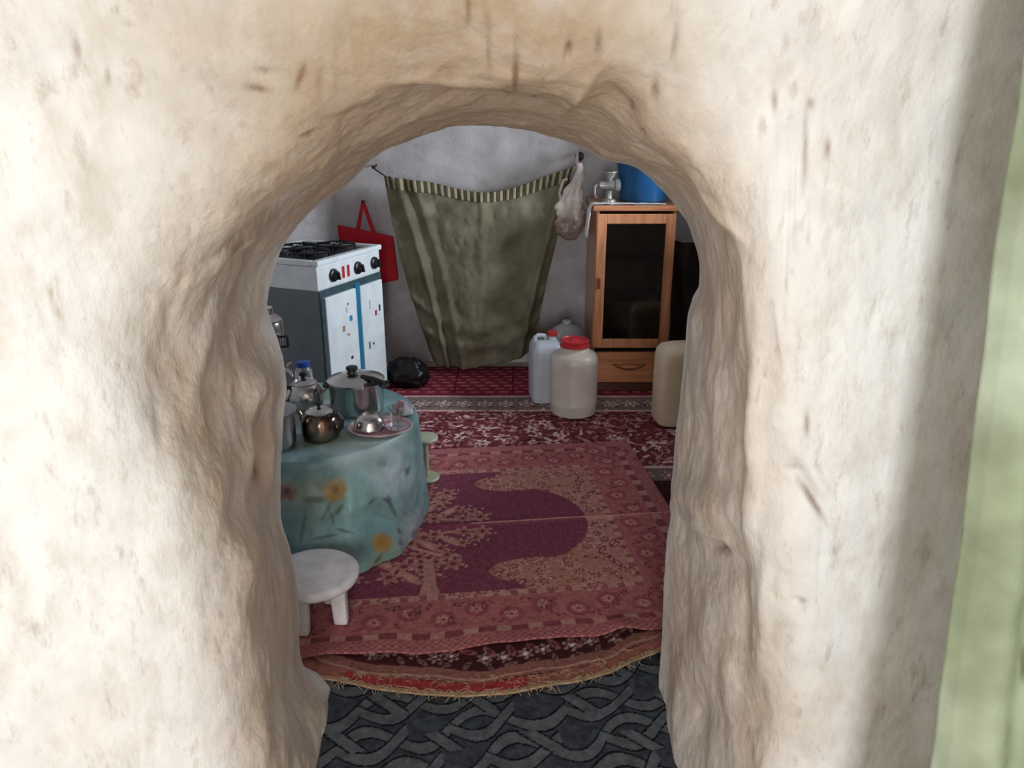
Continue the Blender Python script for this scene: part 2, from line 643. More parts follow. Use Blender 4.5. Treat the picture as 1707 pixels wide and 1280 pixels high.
chips = [(947, 84, 5, 14, 6), (745, 128, 14, 7, -20), (515, 226, 13, 4, -15), (440, 118, 14, 4, 5), (1076, 213, 4, 5, 0), (1193, 912, 12, 11, 0),
         (1338, 998, 6, 5, 0), (998, 76, 3, 18, 0), (1090, 152, 4, 14, 0), (1125, 70, 4, 26, 10), (860, 120, 3, 45, 2), (815, 70, 3, 40, -2), (1322, 777, 12, 5, 10),
         (1355, 835, 4, 40, -32), (410, 395, 55, 4, -38), (1326, 385, 4, 30, 0), (1290, 165, 5, 18, 0), (1310, 70, 4, 14, 0), (1378, 250, 5, 20, 0), (1350, 170, 6, 10, 0),  # the long slanted streak paints in the shade of the upper-left crease
         (780, 20, 5, 30, 0), (1340, 250, 4, 60, 2), (430, 785, 3, 18, 0), (371, 1025, 4, 4, 0), (400, 208, 8, 4, 0), (845, 170, 6, 5, 0), (890, 172, 5, 4, 0),
         (1050, 185, 4, 14, 0), (425, 145, 22, 6, 10), (560, 120, 4, 30, 0), (500, 130, 5, 22, 20), (128, 85, 3, 26, -8), (180, 130, 2, 16, 0), (1345, 705, 5, 20, 0)]
for c in chips:
    c = (c[0], c[1], max(c[2], 5), max(c[3], 5), c[4])
    b = np.clip(blob(*c, p=2) * (0.6 + 0.9 * pt3), 0, 0.7)[..., None]
    colw = colw * (1 - b) + lin(120, 84, 60) * b
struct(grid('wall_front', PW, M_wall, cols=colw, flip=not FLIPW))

# --- the room: a rounded cave shell
RCX, RCY, RA, RB, RR = 0.05, 3.25, 1.6, 1.55, 0.7


def plan(th):
    """rounded rectangle boundary, th in [0,1): starts at +x side going counter-clockwise"""
    L1, L2, Lc = 2 * (RB - RR), 2 * (RA - RR), 0.5 * math.pi * RR
    tot = 2 * (L1 + L2) + 4 * Lc
    d = (th % 1.0) * tot
    segs = [('l', (RA, -(RB - RR)), (0, 1), L1), ('c', (RA - RR, RB - RR), 0, Lc), ('l', (RA - RR, RB), (-1, 0), L2),
            ('c', (-(RA - RR), RB - RR), 90, Lc), ('l', (-RA, RB - RR), (0, -1), L1), ('c', (-(RA - RR), -(RB - RR)), 180, Lc),
            ('l', (-(RA - RR), -RB), (1, 0), L2), ('c', (RA - RR, -(RB - RR)), 270, Lc)]
    for k, p, q, ln in segs:
        if d <= ln:
            if k == 'l':
                return (RCX + p[0] + q[0] * d, RCY + p[1] + q[1] * d)
            a = math.radians(q) + d / RR
            return (RCX + p[0] + RR * math.cos(a), RCY + p[1] + RR * math.sin(a))
        d -= ln
    return (RCX + RA, RCY - (RB - RR))


NTH, NZ = 320, 110
pl = np.array([plan(k / NTH) for k in range(NTH)])
cen = np.array([RCX, RCY])
shell = np.zeros((NZ, NTH, 3))
zs = 1.5
for j in range(NZ):
    t = j / (NZ - 1)
    if t < 0.6:
        z = -0.03 + (zs + 0.03) * t / 0.6
        s = 1.0 - 0.012 * (z / zs) ** 2
    else:
        a = (t - 0.6) / 0.4 * math.pi / 2
        z = zs + 0.65 * math.sin(a)
        s = 0.988 * math.cos(a) + 0.001
    xy = cen + (pl - cen) * s
    shell[j, :, 0], shell[j, :, 1], shell[j, :, 2] = xy[:, 0], xy[:, 1], z
inw = np.zeros_like(shell)
inw[..., :2] = cen - shell[..., :2]
inw /= np.maximum(np.linalg.norm(inw, axis=-1, keepdims=True), 1e-6)
ds = fbm(shell, 1.6, 3, 71) * 0.045 + fbm(shell, 6, 3, 73) * 0.014 + fbm(shell, 22, 2, 77) * 0.004
ds = ds - 0.02
shell = shell + inw * ds[..., None]
fc = (shell[:-1, :, :] + np.roll(shell, -1, 1)[:-1]) * 0.25 + (shell[1:] + np.roll(shell, -1, 1)[1:]) * 0.25
ang = np.degrees(np.arctan2(fc[..., 1] - RCY, fc[..., 0] - RCX))
upper = (np.arange(NZ - 1)[:, None] >= int(0.6 * NZ)) & np.ones_like(ang, bool)
WX = (3.27, 3.93, 1.13, 1.79)      # window y0 y1 z0 z1 in the right wall
hole = (fc[..., 0] > 1.2) & (fc[..., 1] > WX[0]) & (fc[..., 1] < WX[1]) & (fc[..., 2] > WX[2]) & (fc[..., 2] < WX[3])
front_open = (fc[..., 1] < 1.95) & (np.abs(fc[..., 0]) < 0.85) & (fc[..., 2] < 1.6)
ok = ~hole & ~front_open
for nm, msk in (('ceiling', upper), ('wall_back', ~upper & (ang > 38) & (ang < 142)), ('wall_left', ~upper & ((ang >= 142) | (ang < -141))),
                ('wall_right', ~upper & (ang >= -55) & (ang <= 38)), ('wall_front_inner', ~upper & (ang >= -141) & (ang < -55))):
    struct(grid(nm, shell, M_room, cv=True, mask=msk & ok, flip=False))

# floors
gx, gy = np.meshgrid(np.linspace(-1.9, 1.95, 60), np.linspace(-2.6, 5.0, 90), indexing='ij')
gz = np.stack([gx, gy, np.zeros_like(gx)], -1)
gz[..., 2] = -0.004 + 0.003 * vnoise(gz, 3.0, 5)
struct(grid('floor', gz, M_mud))

# window in the right wall
M_wood_dark = mat('window_wood', L(110, 82, 60), rough=0.6, var=0.2, vscale=8, stretch=(6, 6, 1), bump=0.2)
wn = bpy.data.objects.new('window_1', None)
wn.location = (1.60, (WX[0] + WX[1]) / 2, WX[2])
COL.objects.link(wn)
struct(wn)
hw, hh = (WX[1] - WX[0]) / 2 + 0.03, WX[3] - WX[2]
fr = MB()
fr.box(-0.14, 0.08, -hw, -hw + 0.05, -0.04, hh + 0.04).box(-0.14, 0.08, hw - 0.05, hw, -0.04, hh + 0.04)
fr.box(-0.14, 0.08, -hw + 0.05, hw - 0.05, -0.04, 0.02).box(-0.14, 0.08, -hw + 0.05, hw - 0.05, hh - 0.02, hh + 0.04)
fr.build('window_frame', M_wood_dark, wn, smooth=False, bevel=0.004)
MB().box(-0.02, 0.02, -0.015, 0.015, 0.02, hh - 0.02).build('window_mullion', M_wood_dark, wn, smooth=False, bevel=0.003)
for sgn in (-1, 1):
    a, b = sorted((sgn * 0.015, sgn * (hw - 0.05)))
    MB().box(-0.003, 0.003, a, b, 0.02, hh - 0.02).build('pane', pane_mat('window_glass', (0.97, 0.98, 1, 1), 0.05), wn, smooth=False)

# entrance space around the camera
M_porch = mat('porch_plaster', L(240, 236, 230), rough=0.9, var=0.08, vscale=5, bump=0.5, bscale=20)


def slab(name, P0, PU, PV, nu, nv, hole=None):
    u, v = np.meshgrid(np.linspace(0, 1, nu), np.linspace(0, 1, nv), indexing='ij')
    P = np.array(P0) + u[..., None] * np.array(PU) + v[..., None] * np.array(PV)
    n = np.cross(PU, PV)
    n = n / np.linalg.norm(n)
    P = P + n * (fbm(P, 2.2, 3, 91) * 0.03)[..., None]
    msk = None
    if hole is not None:
        c = (P[:-1, :-1] + P[1:, 1:]) / 2
        msk = ~hole(c)
    return struct(grid(name, P, M_porch, mask=msk))


slab('wall_porch_left', (-1.45, -2.4, -0.03), (0, 3.4, 0), (0, 0, 2.5), 50, 40)
slab('wall_porch_right', (1.45, -2.4, -0.03), (0, 3.6, 0), (0, 0, 2.5), 50, 40)
slab('wall_porch_back', (-1.5, -2.35, -0.03), (3.0, 0, 0), (0, 0, 2.5), 61, 51,
     hole=lambda c: (c[..., 0] > -0.42) & (c[..., 0] < 0.22) & (c[..., 2] < 2.12))
slab('ceiling_porch', (-1.6, -2.45, 2.38), (3.2, 0, 0), (0, 3.75, 0), 50, 50)
slab('ground_outside', (-3.0, -6.0, -0.04), (6.0, 0, 0), (0, 3.7, 0), 30, 30)

# ================================================================== CARPETS


def stamp(colA, X, Y, cx, cy, r, kind, cols, rot=0.0):
    """paint one carpet flower / leaf / ring into a vertex colour grid"""
    dx, dy = X - cx, Y - cy
    R = np.hypot(dx, dy)
    w = R < r * 1.3
    if not w.any():
        return
    th = np.arctan2(dy[w], dx[w]) + rot
    rr = R[w]
    if kind == 'flower':
        pet = r * (0.72 + 0.28 * np.cos(6 * th))
        c = colA[w]
        c[rr < pet] = cols[0]
        c[rr < pet * 0.62] = cols[1]
        c[rr < pet * 0.34] = cols[2]
        colA[w] = c
    elif kind == 'leaf':
        a = np.cos(-rot) * dx[w] - np.sin(-rot) * dy[w]
        b = np.sin(-rot) * dx[w] + np.cos(-rot) * dy[w]
        c = colA[w]
        e = (a / r) ** 2 + (b / (0.36 * r)) ** 2
        c[e < 1] = cols[0]
        c[e < 0.28] = cols[1]
        colA[w] = c
    else:
        c = colA[w]
        c[(rr < r) & (rr > 0.62 * r)] = cols[0]
        c[rr < 0.3 * r] = cols[1]
        colA[w] = c


def vine(colA, X, Y, pts, wdt, color):
    pts = np.array(pts)
    for (a, b) in zip(pts[:-1], pts[1:]):
        d = b - a
        ln2 = (d * d).sum() + 1e-9
        t = np.clip(((X - a[0]) * d[0] + (Y - a[1]) * d[1]) / ln2, 0, 1)
        dist = np.hypot(X - a[0] - t * d[0], Y - a[1] - t * d[1])
        colA[dist < wdt] = color


M_carpet = mat('carpet_pile', attr=True, rough=0.95, var=0.22, vscale=60, bump=0.6, bscale=110, spec=0.1, bump2=0.6, b2scale=420)
M_fringe = mat('fringe_yarn', L(176, 150, 122), rough=0.95, var=0.2, vscale=40)

# ---- far dark red carpet
fx, fy = np.meshgrid(np.arange(-1.08, 1.14, 0.0055), np.arange(2.86, 4.665, 0.0055), indexing='ij')
Pz = np.stack([fx, fy, np.zeros_like(fx)], -1)
maroon, dred, crm, pnk, gry = lin(104, 48, 54), lin(74, 34, 40), lin(206, 184, 176), lin(172, 122, 122), lin(112, 96, 92)
cA = np.ones(fx.shape + (3,)) * maroon
v = fy
cA[v > 4.12] = lin(112, 40, 52)
dash = (v > 4.15) & (np.mod(fx * 1.0 + np.floor((v) / 0.055) * 0.03, 0.085) < 0.05) & (np.mod(v, 0.055) < 0.016)
cA[dash] = lin(170, 96, 104)
cA[(v > 4.16) & (np.mod(fx, 0.34) < 0.012)] = lin(88, 22, 36)
g = (v > 3.88) & (v <= 4.10)
cA[g] = gry
cA[(np.abs(v - 4.11) < 0.012) | (np.abs(v - 3.885) < 0.012)] = lin(190, 160, 150)
rs = np.random.default_rng(3)
for k in range(24):
    x = -1.3 + k * 0.115
    stamp(cA, fx, fy, x, 3.995, 0.05, 'flower', (lin(190, 160, 150), dred, crm), k)
    stamp(cA, fx, fy, x + 0.057, 3.96, 0.035, 'leaf', (dred, pnk), 0.5)
    stamp(cA, fx, fy, x + 0.057, 4.04, 0.03, 'leaf', (lin(70, 74, 70), pnk), -0.5)
for i in range(28):
    for j in range(7):
        x = -1.1 + i * 0.082 + (0.04 if j % 2 else 0) + rs.uniform(-0.03, 0.03)
        y = 3.24 + j * 0.098 + rs.uniform(-0.025, 0.025)
        kk = rs.integers(0, 4)
        if kk < 2:
            stamp(cA, fx, fy, x, y, rs.uniform(0.030, 0.050), 'flower', (crm if kk else pnk, pnk if kk else dred, dred), rs.uniform(0, 3))
        else:
            stamp(cA, fx, fy, x, y, rs.uniform(0.045, 0.07), 'leaf', (dred, lin(150, 90, 92)), rs.uniform(0, 3))
        for q in range(5):
            a = rs.uniform(0, 6.28)
            d = rs.uniform(0.04, 0.08)
            stamp(cA, fx, fy, x + d * math.cos(a), y + d * math.sin(a), rs.uniform(0.013, 0.026), 'leaf', ((crm, pnk, dred, lin(120, 100, 92))[rs.integers(0, 4)], pnk), a)
band = v < 3.19
cA[band & (np.abs(v - 3.18) < 0.012)] = crm * 0.8
cA[band & (v < 3.165)] = gry * 0.9
for k in range(26):
    stamp(cA, fx, fy, -1.3 + 0.105 * k, 3.09, 0.045, 'flower', (pnk, dred, crm), k)
cA[v < 3.0] = lin(120, 96, 74)
Pz[..., 2] = 0.010 + 0.0015 * vnoise(Pz, 5, 8)
cA *= 1.35
tag(grid('carpet', Pz, M_carpet, cols=cA, solid=0.006), 'dark red floral carpet covering the far half of the room up to the back wall', 'carpet')

# ---- near carpet with the frayed curling front edge
edge_px = [(505, 1118), (525, 1131), (560, 1137), (620, 1150), (700, 1159), (780, 1164), (850, 1157), (950, 1142), (1020, 1122), (1060, 1103), (1098, 1088)]
ep = [atZ(x, y, 0.016) for x, y in edge_px]
ex, ey = [p.x for p in ep], [p.y for p in ep]
nx, ny = 300, 210
bx = np.linspace(-0.80, 0.80, nx)
by0 = np.interp(bx, ex, ey, left=1.86, right=1.93)
by0 = np.where(bx < ex[0], np.minimum(1.92, ey[0] + (ex[0] - bx) * 1.2), by0)
by0 = np.where(bx > ex[-1], np.minimum(1.95, ey[-1] + (bx - ex[-1]) * 0.8), by0)
tb = np.linspace(0, 1, ny) ** 1.25
BX = bx[:, None] * np.ones((1, ny))
dy = tb[None, :] * (3.02 - by0[:, None])
BY = by0[:, None] + dy
PB = np.stack([BX, BY, np.zeros_like(BX)], -1)
curl = np.exp(-dy / 0.03) * (0.006 + 0.006 * vnoise(PB, (9, 0.1, 1), 14))
PB[..., 2] = 0.0185 + curl + 0.0008 * vnoise(PB, 6, 15)
cB = np.ones(BX.shape + (3,)) * dred
e = dy
wob = 0.012 * vnoise(PB, (14, 1, 1), 18)
cB[(e > 0.11)] = lin(62, 30, 34)
s2 = np.random.default_rng(5)
for k in range(26):
    x = -0.8 + 0.064 * k
    y0 = np.interp(x, bx, by0)
    stamp(cB, BX, BY, x + s2.uniform(-0.02, 0.02), y0 + 0.15 + s2.uniform(-0.01, 0.02), s2.uniform(0.022, 0.034), 'flower', (lin(150, 124, 116), lin(70, 36, 40), crm), k)
    stamp(cB, BX, BY, x + 0.03, y0 + 0.185, 0.028, 'leaf', (lin(140, 84, 84), dred), s2.uniform(0, 3))
    stamp(cB, BX, BY, x + 0.03, y0 + 0.125, 0.02, 'leaf', (lin(120, 100, 84), dred), s2.uniform(0, 3))
bm_ = (e + wob < 0.105) & (e + wob > 0.052)
cB[bm_] = lin(132, 88, 80)
cB[(e + wob < 0.072) & (e + wob > 0.064)] = lin(170, 128, 112)
redm = (e + wob * 0.6 < 0.052) & (e > 0.014)
cB[redm] = lin(150, 96, 84)
cB[redm & (BX < 0.12 + wob * 8) & (BX > -0.47)] = lin(156, 60, 62)
cB[e <= 0.014] = lin(170, 140, 112)
cB *= 1.15
o = tag(grid('frayed_carpet', PB, M_carpet, cols=cB, solid=0.005), 'worn dark red carpet with a frayed curling front edge at the doorway', 'carpet')
fb = MB()
rf = random.Random(4)
for k in range(150):
    x = rf.uniform(-0.49, 0.40)
    y = float(np.interp(x, bx, by0))
    a = rf.uniform(-2.6, -0.5)
    ln = rf.uniform(0.010, 0.040)
    z = 0.030
    pts = []
    wv = rf.uniform(-1.3, 1.3)
    for q in range(4):
        t = q / 3
        aa = a + wv * t
        pts.append((x + ln * t * math.cos(aa), y + 0.012 + ln * t * math.sin(aa), z + 0.003 * math.sin(t * 3) - t * t * 0.010))
    fb.tube(pts, 0.0010, 4)
for k in range(80):        # loose yarn lying back over the red strip
    x = rf.uniform(-0.42, 0.36)
    y = float(np.interp(x, bx, by0)) + rf.uniform(0.01, 0.045)
    a = rf.uniform(0.3, 2.8)
    ln = rf.uniform(0.012, 0.035)
    pts = [(x + ln * t * math.cos(a + 1.2 * t), y + ln * t * math.sin(a + 1.2 * t), 0.0335 + 0.003 * math.sin(t * 3)) for t in (0, 0.35, 0.7, 1)]
    fb.tube(pts, 0.0009, 4)
fo = fb.build('fringe', M_fringe, o)
fo['kind'] = 'stuff'

# ---- grey woven doorway carpet
gx2, gy2 = np.meshgrid(np.arange(-0.50, 0.4301, 0.0034), np.arange(0.85, 2.05, 0.0034), indexing='ij')
PG = np.stack([gx2, gy2, np.zeros_like(gx2)], -1)
left_e = -0.470 - 0.03 * sstep(1.4, 1.75, PG[..., 1])
sx_ = np.clip((gx2 + 0.50) / 0.93, 0, 1)
PG[..., 0] = left_e + (0.408 + 0.035 * sstep(1.6, 1.85, PG[..., 1]) - left_e) * sx_
a30 = math.radians(-14)
qx = gx2 * math.cos(a30) - gy2 * math.sin(a30)
qy = gx2 * math.sin(a30) + gy2 * math.cos(a30)
warp = 0.010 * vnoise(PG, 7, 21)
qx, qy = qx + warp, qy - warp
cell = lin(66, 71, 78)
rib = lin(92, 97, 103)
blk = lin(20, 22, 27)
cG = np.ones(gx2.shape + (3,)) * cell
cG *= (0.85 + 0.35 * fbm(PG, 60, 2, 22))[..., None]
Lp, pp, Aw, wb = 0.31, 0.122, 0.046, 0.0155


def ribbon(center, dist_scale=1.0, msk=None):
    d = np.abs(center) * dist_scale
    a = d < wb + 0.0055
    b = d < wb
    if msk is not None:
        a &= msk
        b &= msk
    cG[a] = blk
    cG[b] = (rib * (0.9 + 0.25 * fbm(PG, 45, 2, 29))[..., None])[b]


for k in range(-4, 22):
    for ph in (0, math.pi):
        ribbon(qy - k * pp - Aw * np.sin(2 * math.pi * qx / Lp + ph + (k % 2) * math.pi / 2), 0.85, None if ph == 0 else (np.mod(qx / Lp + (k % 2) * 0.25, 1.0) < 0.62))
# short diagonal bars crossing the lens cells
dg = (qx + 0.75 * qy)
ribbon(np.mod(dg, 0.21) - 0.105, 0.8, np.mod(qy * 1.0 + np.floor(dg / 0.21) * 0.06, 0.17) < 0.075)
PG[..., 2] = 0.008 + 0.001 * vnoise(PG, 8, 24)
tag(grid('doorway_carpet', PG, M_carpet, cols=cG, solid=0.006), 'dark grey carpet with interlaced ribbon pattern on the doorway floor', 'carpet')

# ---- purple and pink rug
RL, RWd = 0.82, 0.725
ru, rv = np.meshgrid(np.linspace(-RL, RL, 470), np.linspace(-RWd, RWd, 306), indexing='ij')
rot = math.radians(6.6)
rcx, rcy = -0.475 + 0.30 * math.cos(rot), 2.585 + 0.30 * math.sin(rot)
edge_lift = 0.0
PR = np.zeros(ru.shape + (3,))
PR[..., 0] = rcx + ru * math.cos(rot) - rv * math.sin(rot)
PR[..., 1] = rcy + ru * math.sin(rot) + rv * math.cos(rot)
wav = vnoise(PR, (4.2, 0.6, 1), 33)
PR[..., 1] += 0.020 * wav * sstep(-0.45, -0.72, rv) + 0.010 * vnoise(PR, (11, 0.5, 1), 34) * sstep(-0.5, -0.72, rv)
PR[..., 2] = 0.0275 + 0.0015 * (1 + vnoise(PR, 5, 35)) + 0.010 * np.clip(vnoise(PR, (8, 1, 1), 36) + 0.1, 0, 1) * sstep(-0.62, -0.725, rv)
bump_pos = atZ(1040, 1052, 0.03)
PR[..., 2] += 0.022 * np.exp(-(((PR[..., 0] - bump_pos.x) / 0.05) ** 2)) * sstep(-0.60, -0.725, rv)
PR[..., 2] += 0.006 * np.exp(-((rv / 0.012) ** 2)) * sstep(-0.38, 0.02, ru)            # the fold line
pk, pk2, pur, tno, dk, lt = lin(166, 92, 90), lin(150, 78, 82), lin(120, 50, 74), lin(174, 116, 104), lin(104, 48, 54), lin(192, 134, 122)
cR = np.ones(ru.shape + (3,)) * pk
db = np.minimum(RWd - np.abs(rv), RL - np.abs(ru))
chk = ((np.floor(ru / 0.012) + np.floor(rv / 0.012)) % 2 == 0)
cR[(db < 0.05)] = pk2
cR[(db < 0.05) & chk] = lin(178, 104, 102)
g1 = (db >= 0.058) & (db < 0.088)
cR[g1] = lt * 0.85
along = np.where(RWd - np.abs(rv) < RL - np.abs(ru), ru, rv)
cR[g1 & (np.mod(along, 0.10) < 0.055)] = dk * 1.6
mbd = (db >= 0.088) & (db < 0.245)
cR[mbd] = pk
g2 = (db >= 0.245) & (db < 0.272)
cR[g2] = lt * 0.9
cR[g2 & (np.mod(along, 0.06) < 0.025)] = pk2
r3 = np.random.default_rng(9)
for sgn in (-1, 1):
    for k in range(19):
        x = -0.96 + k * 0.107
        y = sgn * (RWd - 0.166)
        stamp(cR, ru, rv, x, y + sgn * 0.02 * (-1) ** k, 0.040, 'ring', (dk * 2.1, pk), 0)
        stamp(cR, ru, rv, x, y + sgn * 0.02 * (-1) ** k, 0.022, 'flower', (lt, tno, dk), k)
        for q in range(5):
            a = r3.uniform(0, 6.28)
            stamp(cR, ru, rv, x + 0.055 + 0.04 * math.cos(a), y + 0.05 * math.sin(a), r3.uniform(0.012, 0.024), 'leaf', (dk * (1.0 + 0.5 * r3.random()), pk), r3.uniform(0, 3))
for k in range(12):
    y = -0.62 + k * 0.113
    for sgn in (-1, 1):
        x = sgn * (RL - 0.166)
        stamp(cR, ru, rv, x + 0.02 * (-1) ** k, y, 0.042, 'ring', (dk * 2.2, tno), 0)
        stamp(cR, ru, rv, x + 0.02 * (-1) ** k, y, 0.024, 'flower', (lt, tno, dk), k)
        for q in range(5):
            a = r3.uniform(0, 6.28)
            stamp(cR, ru, rv, x + 0.05 * math.cos(a), y + 0.055 + 0.03 * math.sin(a), r3.uniform(0.012, 0.024), 'leaf', (dk * 1.4, pk), r3.uniform(0, 3))
inner = db >= 0.272
cR[inner] = tno
av = np.abs(rv)
for k in range(120):
    x, y = r3.uniform(0.02, 0.56), r3.uniform(0.05, 0.46)
    for sg in (-1, 1):
        for sy2 in (-1, 1):
            kk = k % 3
            if kk == 0:
                stamp(cR, ru, rv, sg * x, sy2 * y, 0.036, 'flower', (lt, dk * 1.4, tno), k)
            else:
                stamp(cR, ru, rv, sg * x, sy2 * y, 0.028, 'leaf', ((dk * 1.5, lin(150, 96, 60))[kk - 1], lt), k * 0.7)
cR[g1 | g2] = cR[g1 | g2]
au = np.abs(ru + 0.30)
fieldmask = inner & (((au < 0.47 + 0.02 * np.cos(av * 40)) & (av < 0.445)) |
                     ((av < 0.285) & (((au - 0.47) / 0.30) ** 2 + (av / 0.30) ** 2 < 1.0) & (au >= 0.4)))
cut = (((au - 0.52) / 0.16) ** 2 + ((av - 0.335) / 0.075) ** 2 < 1) & (av > 0.22)
fieldmask &= ~cut
cR[fieldmask] = pur
tex = fieldmask & (np.mod(ru + rv, 0.018) < 0.007)
cR[tex] = lin(136, 64, 86)
# branches and flowers, mirrored about the rug's long axis
for sg in (-1, 1):
    ru_ = ru
    ru = ru + 0.30
    vine(cR, ru, rv, [(-0.05, 0), (0.12, sg * 0.06), (0.22, sg * 0.05), (0.34, sg * 0.04)], 0.010, tno)
    vine(cR, ru, rv, [(0.0, sg * 0.02), (0.08, sg * 0.14), (0.18, sg * 0.20), (0.26, sg * 0.22)], 0.008, lt)
    vine(cR, ru, rv, [(-0.1, sg * 0.02), (0.0, sg * 0.18), (0.02, sg * 0.28)], 0.009, lt)
    fl = [(0.02, 0.07), (0.09, 0.11), (0.16, 0.14), (0.22, 0.21), (0.12, 0.21), (0.05, 0.17), (0.0, 0.25), (0.07, 0.27), (0.29, 0.05), (0.36, 0.055), (0.24, 0.11),
          (0.10, 0.03), (0.14, 0.08), (0.20, 0.16), (0.04, 0.12), (0.28, 0.13), (0.18, 0.25), (0.24, 0.27), (0.09, 0.34), (0.16, 0.33), (0.33, 0.10),
          (0.18, 0.06), (-0.06, 0.12), (-0.04, 0.2), (0.13, 0.28), (-0.12, 0.26), (-0.12, 0.07), (0.02, 0.33), (-0.1, 0.33), (-0.2, 0.15), (-0.25, 0.24), (-0.3, 0.06)]
    for k, (x, y) in enumerate(fl):
        if k % 4 == 2:
            stamp(cR, ru, rv, x, sg * y, 0.058, 'leaf', (tno, lt), 0.8 * sg)
        else:
            stamp(cR, ru, rv, x, sg * y, 0.034 + 0.012 * ((k * 7) % 5) / 4, 'flower', (lt * 0.85, pk, dk), k)
        stamp(cR, ru, rv, x + 0.045, sg * (y + 0.02), 0.02, 'leaf', (dk * 1.2, lt), k)
    ru = ru_
stamp_stem = (np.abs(ru + 0.145) < 0.020 + 0.012 * sstep(-0.36, -0.44, rv)) & (rv < -0.25) & (rv > -0.445)
cR[stamp_stem] = lt * 0.8
cR[(np.abs(rv) < 0.006) & (ru > 0.02)] = lt
cR = (cR * 0.85 + 0.15 * cR.mean(axis=-1, keepdims=True)) * 1.12
tag(grid('rug', PR, M_carpet, cols=cR, solid=0.004), 'purple and pink rug with branching flowers laid over the red carpets', 'rug')

# ================================================================== ROUND TABLE WITH CLOTH
TC = (-0.757, 2.66)
TR, TZ = 0.395, 0.45
M_tablewood = mat('table_wood', L(128, 92, 62), rough=0.6, var=0.2, vscale=6, stretch=(8, 1, 1))
ZT0 = 0.034
t = thing('round_table', 'low round table hidden under the turquoise flowered tablecloth', 'table', (TC[0], TC[1], ZT0))
MB().lathe([(0, TZ - ZT0 - 0.03), (TR - 0.01, TZ - ZT0 - 0.03), (TR - 0.006, TZ - ZT0 - 0.02), (TR - 0.006, TZ - ZT0 - 0.004), (TR - 0.012, TZ - ZT0), (0, TZ - ZT0)], 48).build('tabletop', M_tablewood, t)
for k in range(4):
    a = math.pi / 4 + k * math.pi / 2
    MB().box(-0.022, 0.022, -0.022, 0.022, 0, TZ - ZT0 - 0.03, Matrix.Translation((0.24 * math.cos(a), 0.24 * math.sin(a), 0))).build('leg', M_tablewood, t, smooth=False, bevel=0.004)
nA, nV = 420, 170
th = np.linspace(0, 2 * math.pi, nA, endpoint=False)
vv = np.linspace(0, 1, nV)
PC = np.zeros((nV, nA, 3))
fold = 0.5 * np.sin(9 * th + 0.6) + 0.35 * np.sin(5 * th + 2.0) + 0.25 * np.sin(17 * th)
for i, q in enumerate(vv):
    if q < 0.38:
        r = (TR + 0.004) * (q / 0.38) ** 0.8
        z = TZ + 0.0035
        R_ = np.full(nA, max(r, 0.002))
        Z_ = np.full(nA, z)
    else:
        w = (q - 0.38) / 0.62
        ro = min(1.0, w / 0.06)
        R_ = TR + 0.004 + 0.008 * math.sin(ro * math.pi / 2) + (0.004 + 0.026 * w) * (fold * 0.55 + 0.35) * min(1, w * 4) * (1 - 0.8 * np.exp(-((th - 0.8) / 0.4) ** 2)) + 0.050 * w * np.exp(-((th - 5.15) / 0.6) ** 2)
        low = ZT0 + 0.006 + 0.012 * (1 + np.sin(4 * th + 1.0)) * 0.5
        Z_ = TZ + 0.0035 - (TZ + 0.0035 - low) * w - 0.004 * ro
    PC[i, :, 0] = TC[0] + R_ * np.cos(th)
    PC[i, :, 1] = TC[1] + R_ * np.sin(th)
    PC[i, :, 2] = Z_
wr = fbm(PC, (14, 14, 11), 3, 101)
nrm = PC - np.array([TC[0], TC[1], 0.0])
nrm[..., 2] = 0
nrm /= np.maximum(np.linalg.norm(nrm, axis=-1, keepdims=True), 1e-6)
skirt = sstep(0.42, 0.55, vv)[:, None]
PC += nrm * (np.clip(wr, -0.3, 1) * 0.012 * skirt)[..., None]
# slanting creases of the plastic cloth
px_, py_ = proj(PC)
frontc = sstep(2.75, 2.6, PC[..., 1]) * skirt


def cblob(px, py, rx, ry, ang=0.0, p=2):
    a = math.radians(ang)
    u = ((px_ - px) * math.cos(a) + (py_ - py) * math.sin(a)) / rx
    v_ = (-(px_ - px) * math.sin(a) + (py_ - py) * math.cos(a)) / ry
    return np.exp(-(u * u + v_ * v_) ** (p / 2)) * frontc


for c in ((680, 855, 40, 5, 35, 0.010), (660, 870, 45, 6, 20, -0.008), (650, 800, 50, 5, 60, 0.006), (585, 850, 8, 90, 0, 0.010), (690, 790, 8, 60, 0, 0.008), (600, 790, 60, 5, 75, 0.006)):
    PC += nrm * (c[5] * cblob(*c[:5]))[..., None]
px_, py_ = proj(PC)
turq, pale, deep, grn, yel = lin(128, 164, 166), lin(184, 196, 202), lin(84, 120, 122), lin(92, 108, 88), lin(148, 122, 70)
n1 = fbm(PC, 5, 3, 111)
n2 = fbm(PC, 16, 3, 113)
mC = np.clip(0.5 + 0.9 * n1 + 0.4 * n2, 0, 1)[..., None]
cC = turq * mC + deep * (1 - mC)
m = np.clip(fbm(PC, 4, 3, 117) * 2.2 - 0.15, 0, 1)[..., None]
cC = cC * (1 - 0.7 * m) + pale * 0.7 * m
m = np.clip(fbm(PC, 4.5, 3, 119) * 2.4 - 0.25, 0, 1)[..., None] * 0.8
cC = cC * (1 - m) + lin(120, 138, 112) * m
for c in ((650, 790, 40, 40, 0, pale, 0.7), (690, 885, 26, 40, 20, pale, 0.7), (520, 800, 50, 50, 0, lin(132, 142, 116), 0.6), (588, 810, 22, 90, 0, lin(140, 176, 174), 0.7),
          (500, 800, 30, 40, 0, lin(170, 170, 160), 0.5), (560, 925, 60, 14, 0, lin(120, 130, 130), 0.5)):
    b = (cblob(*c[:5]) * c[6])[..., None]
    cC = cC * (1 - b) + c[5] * b


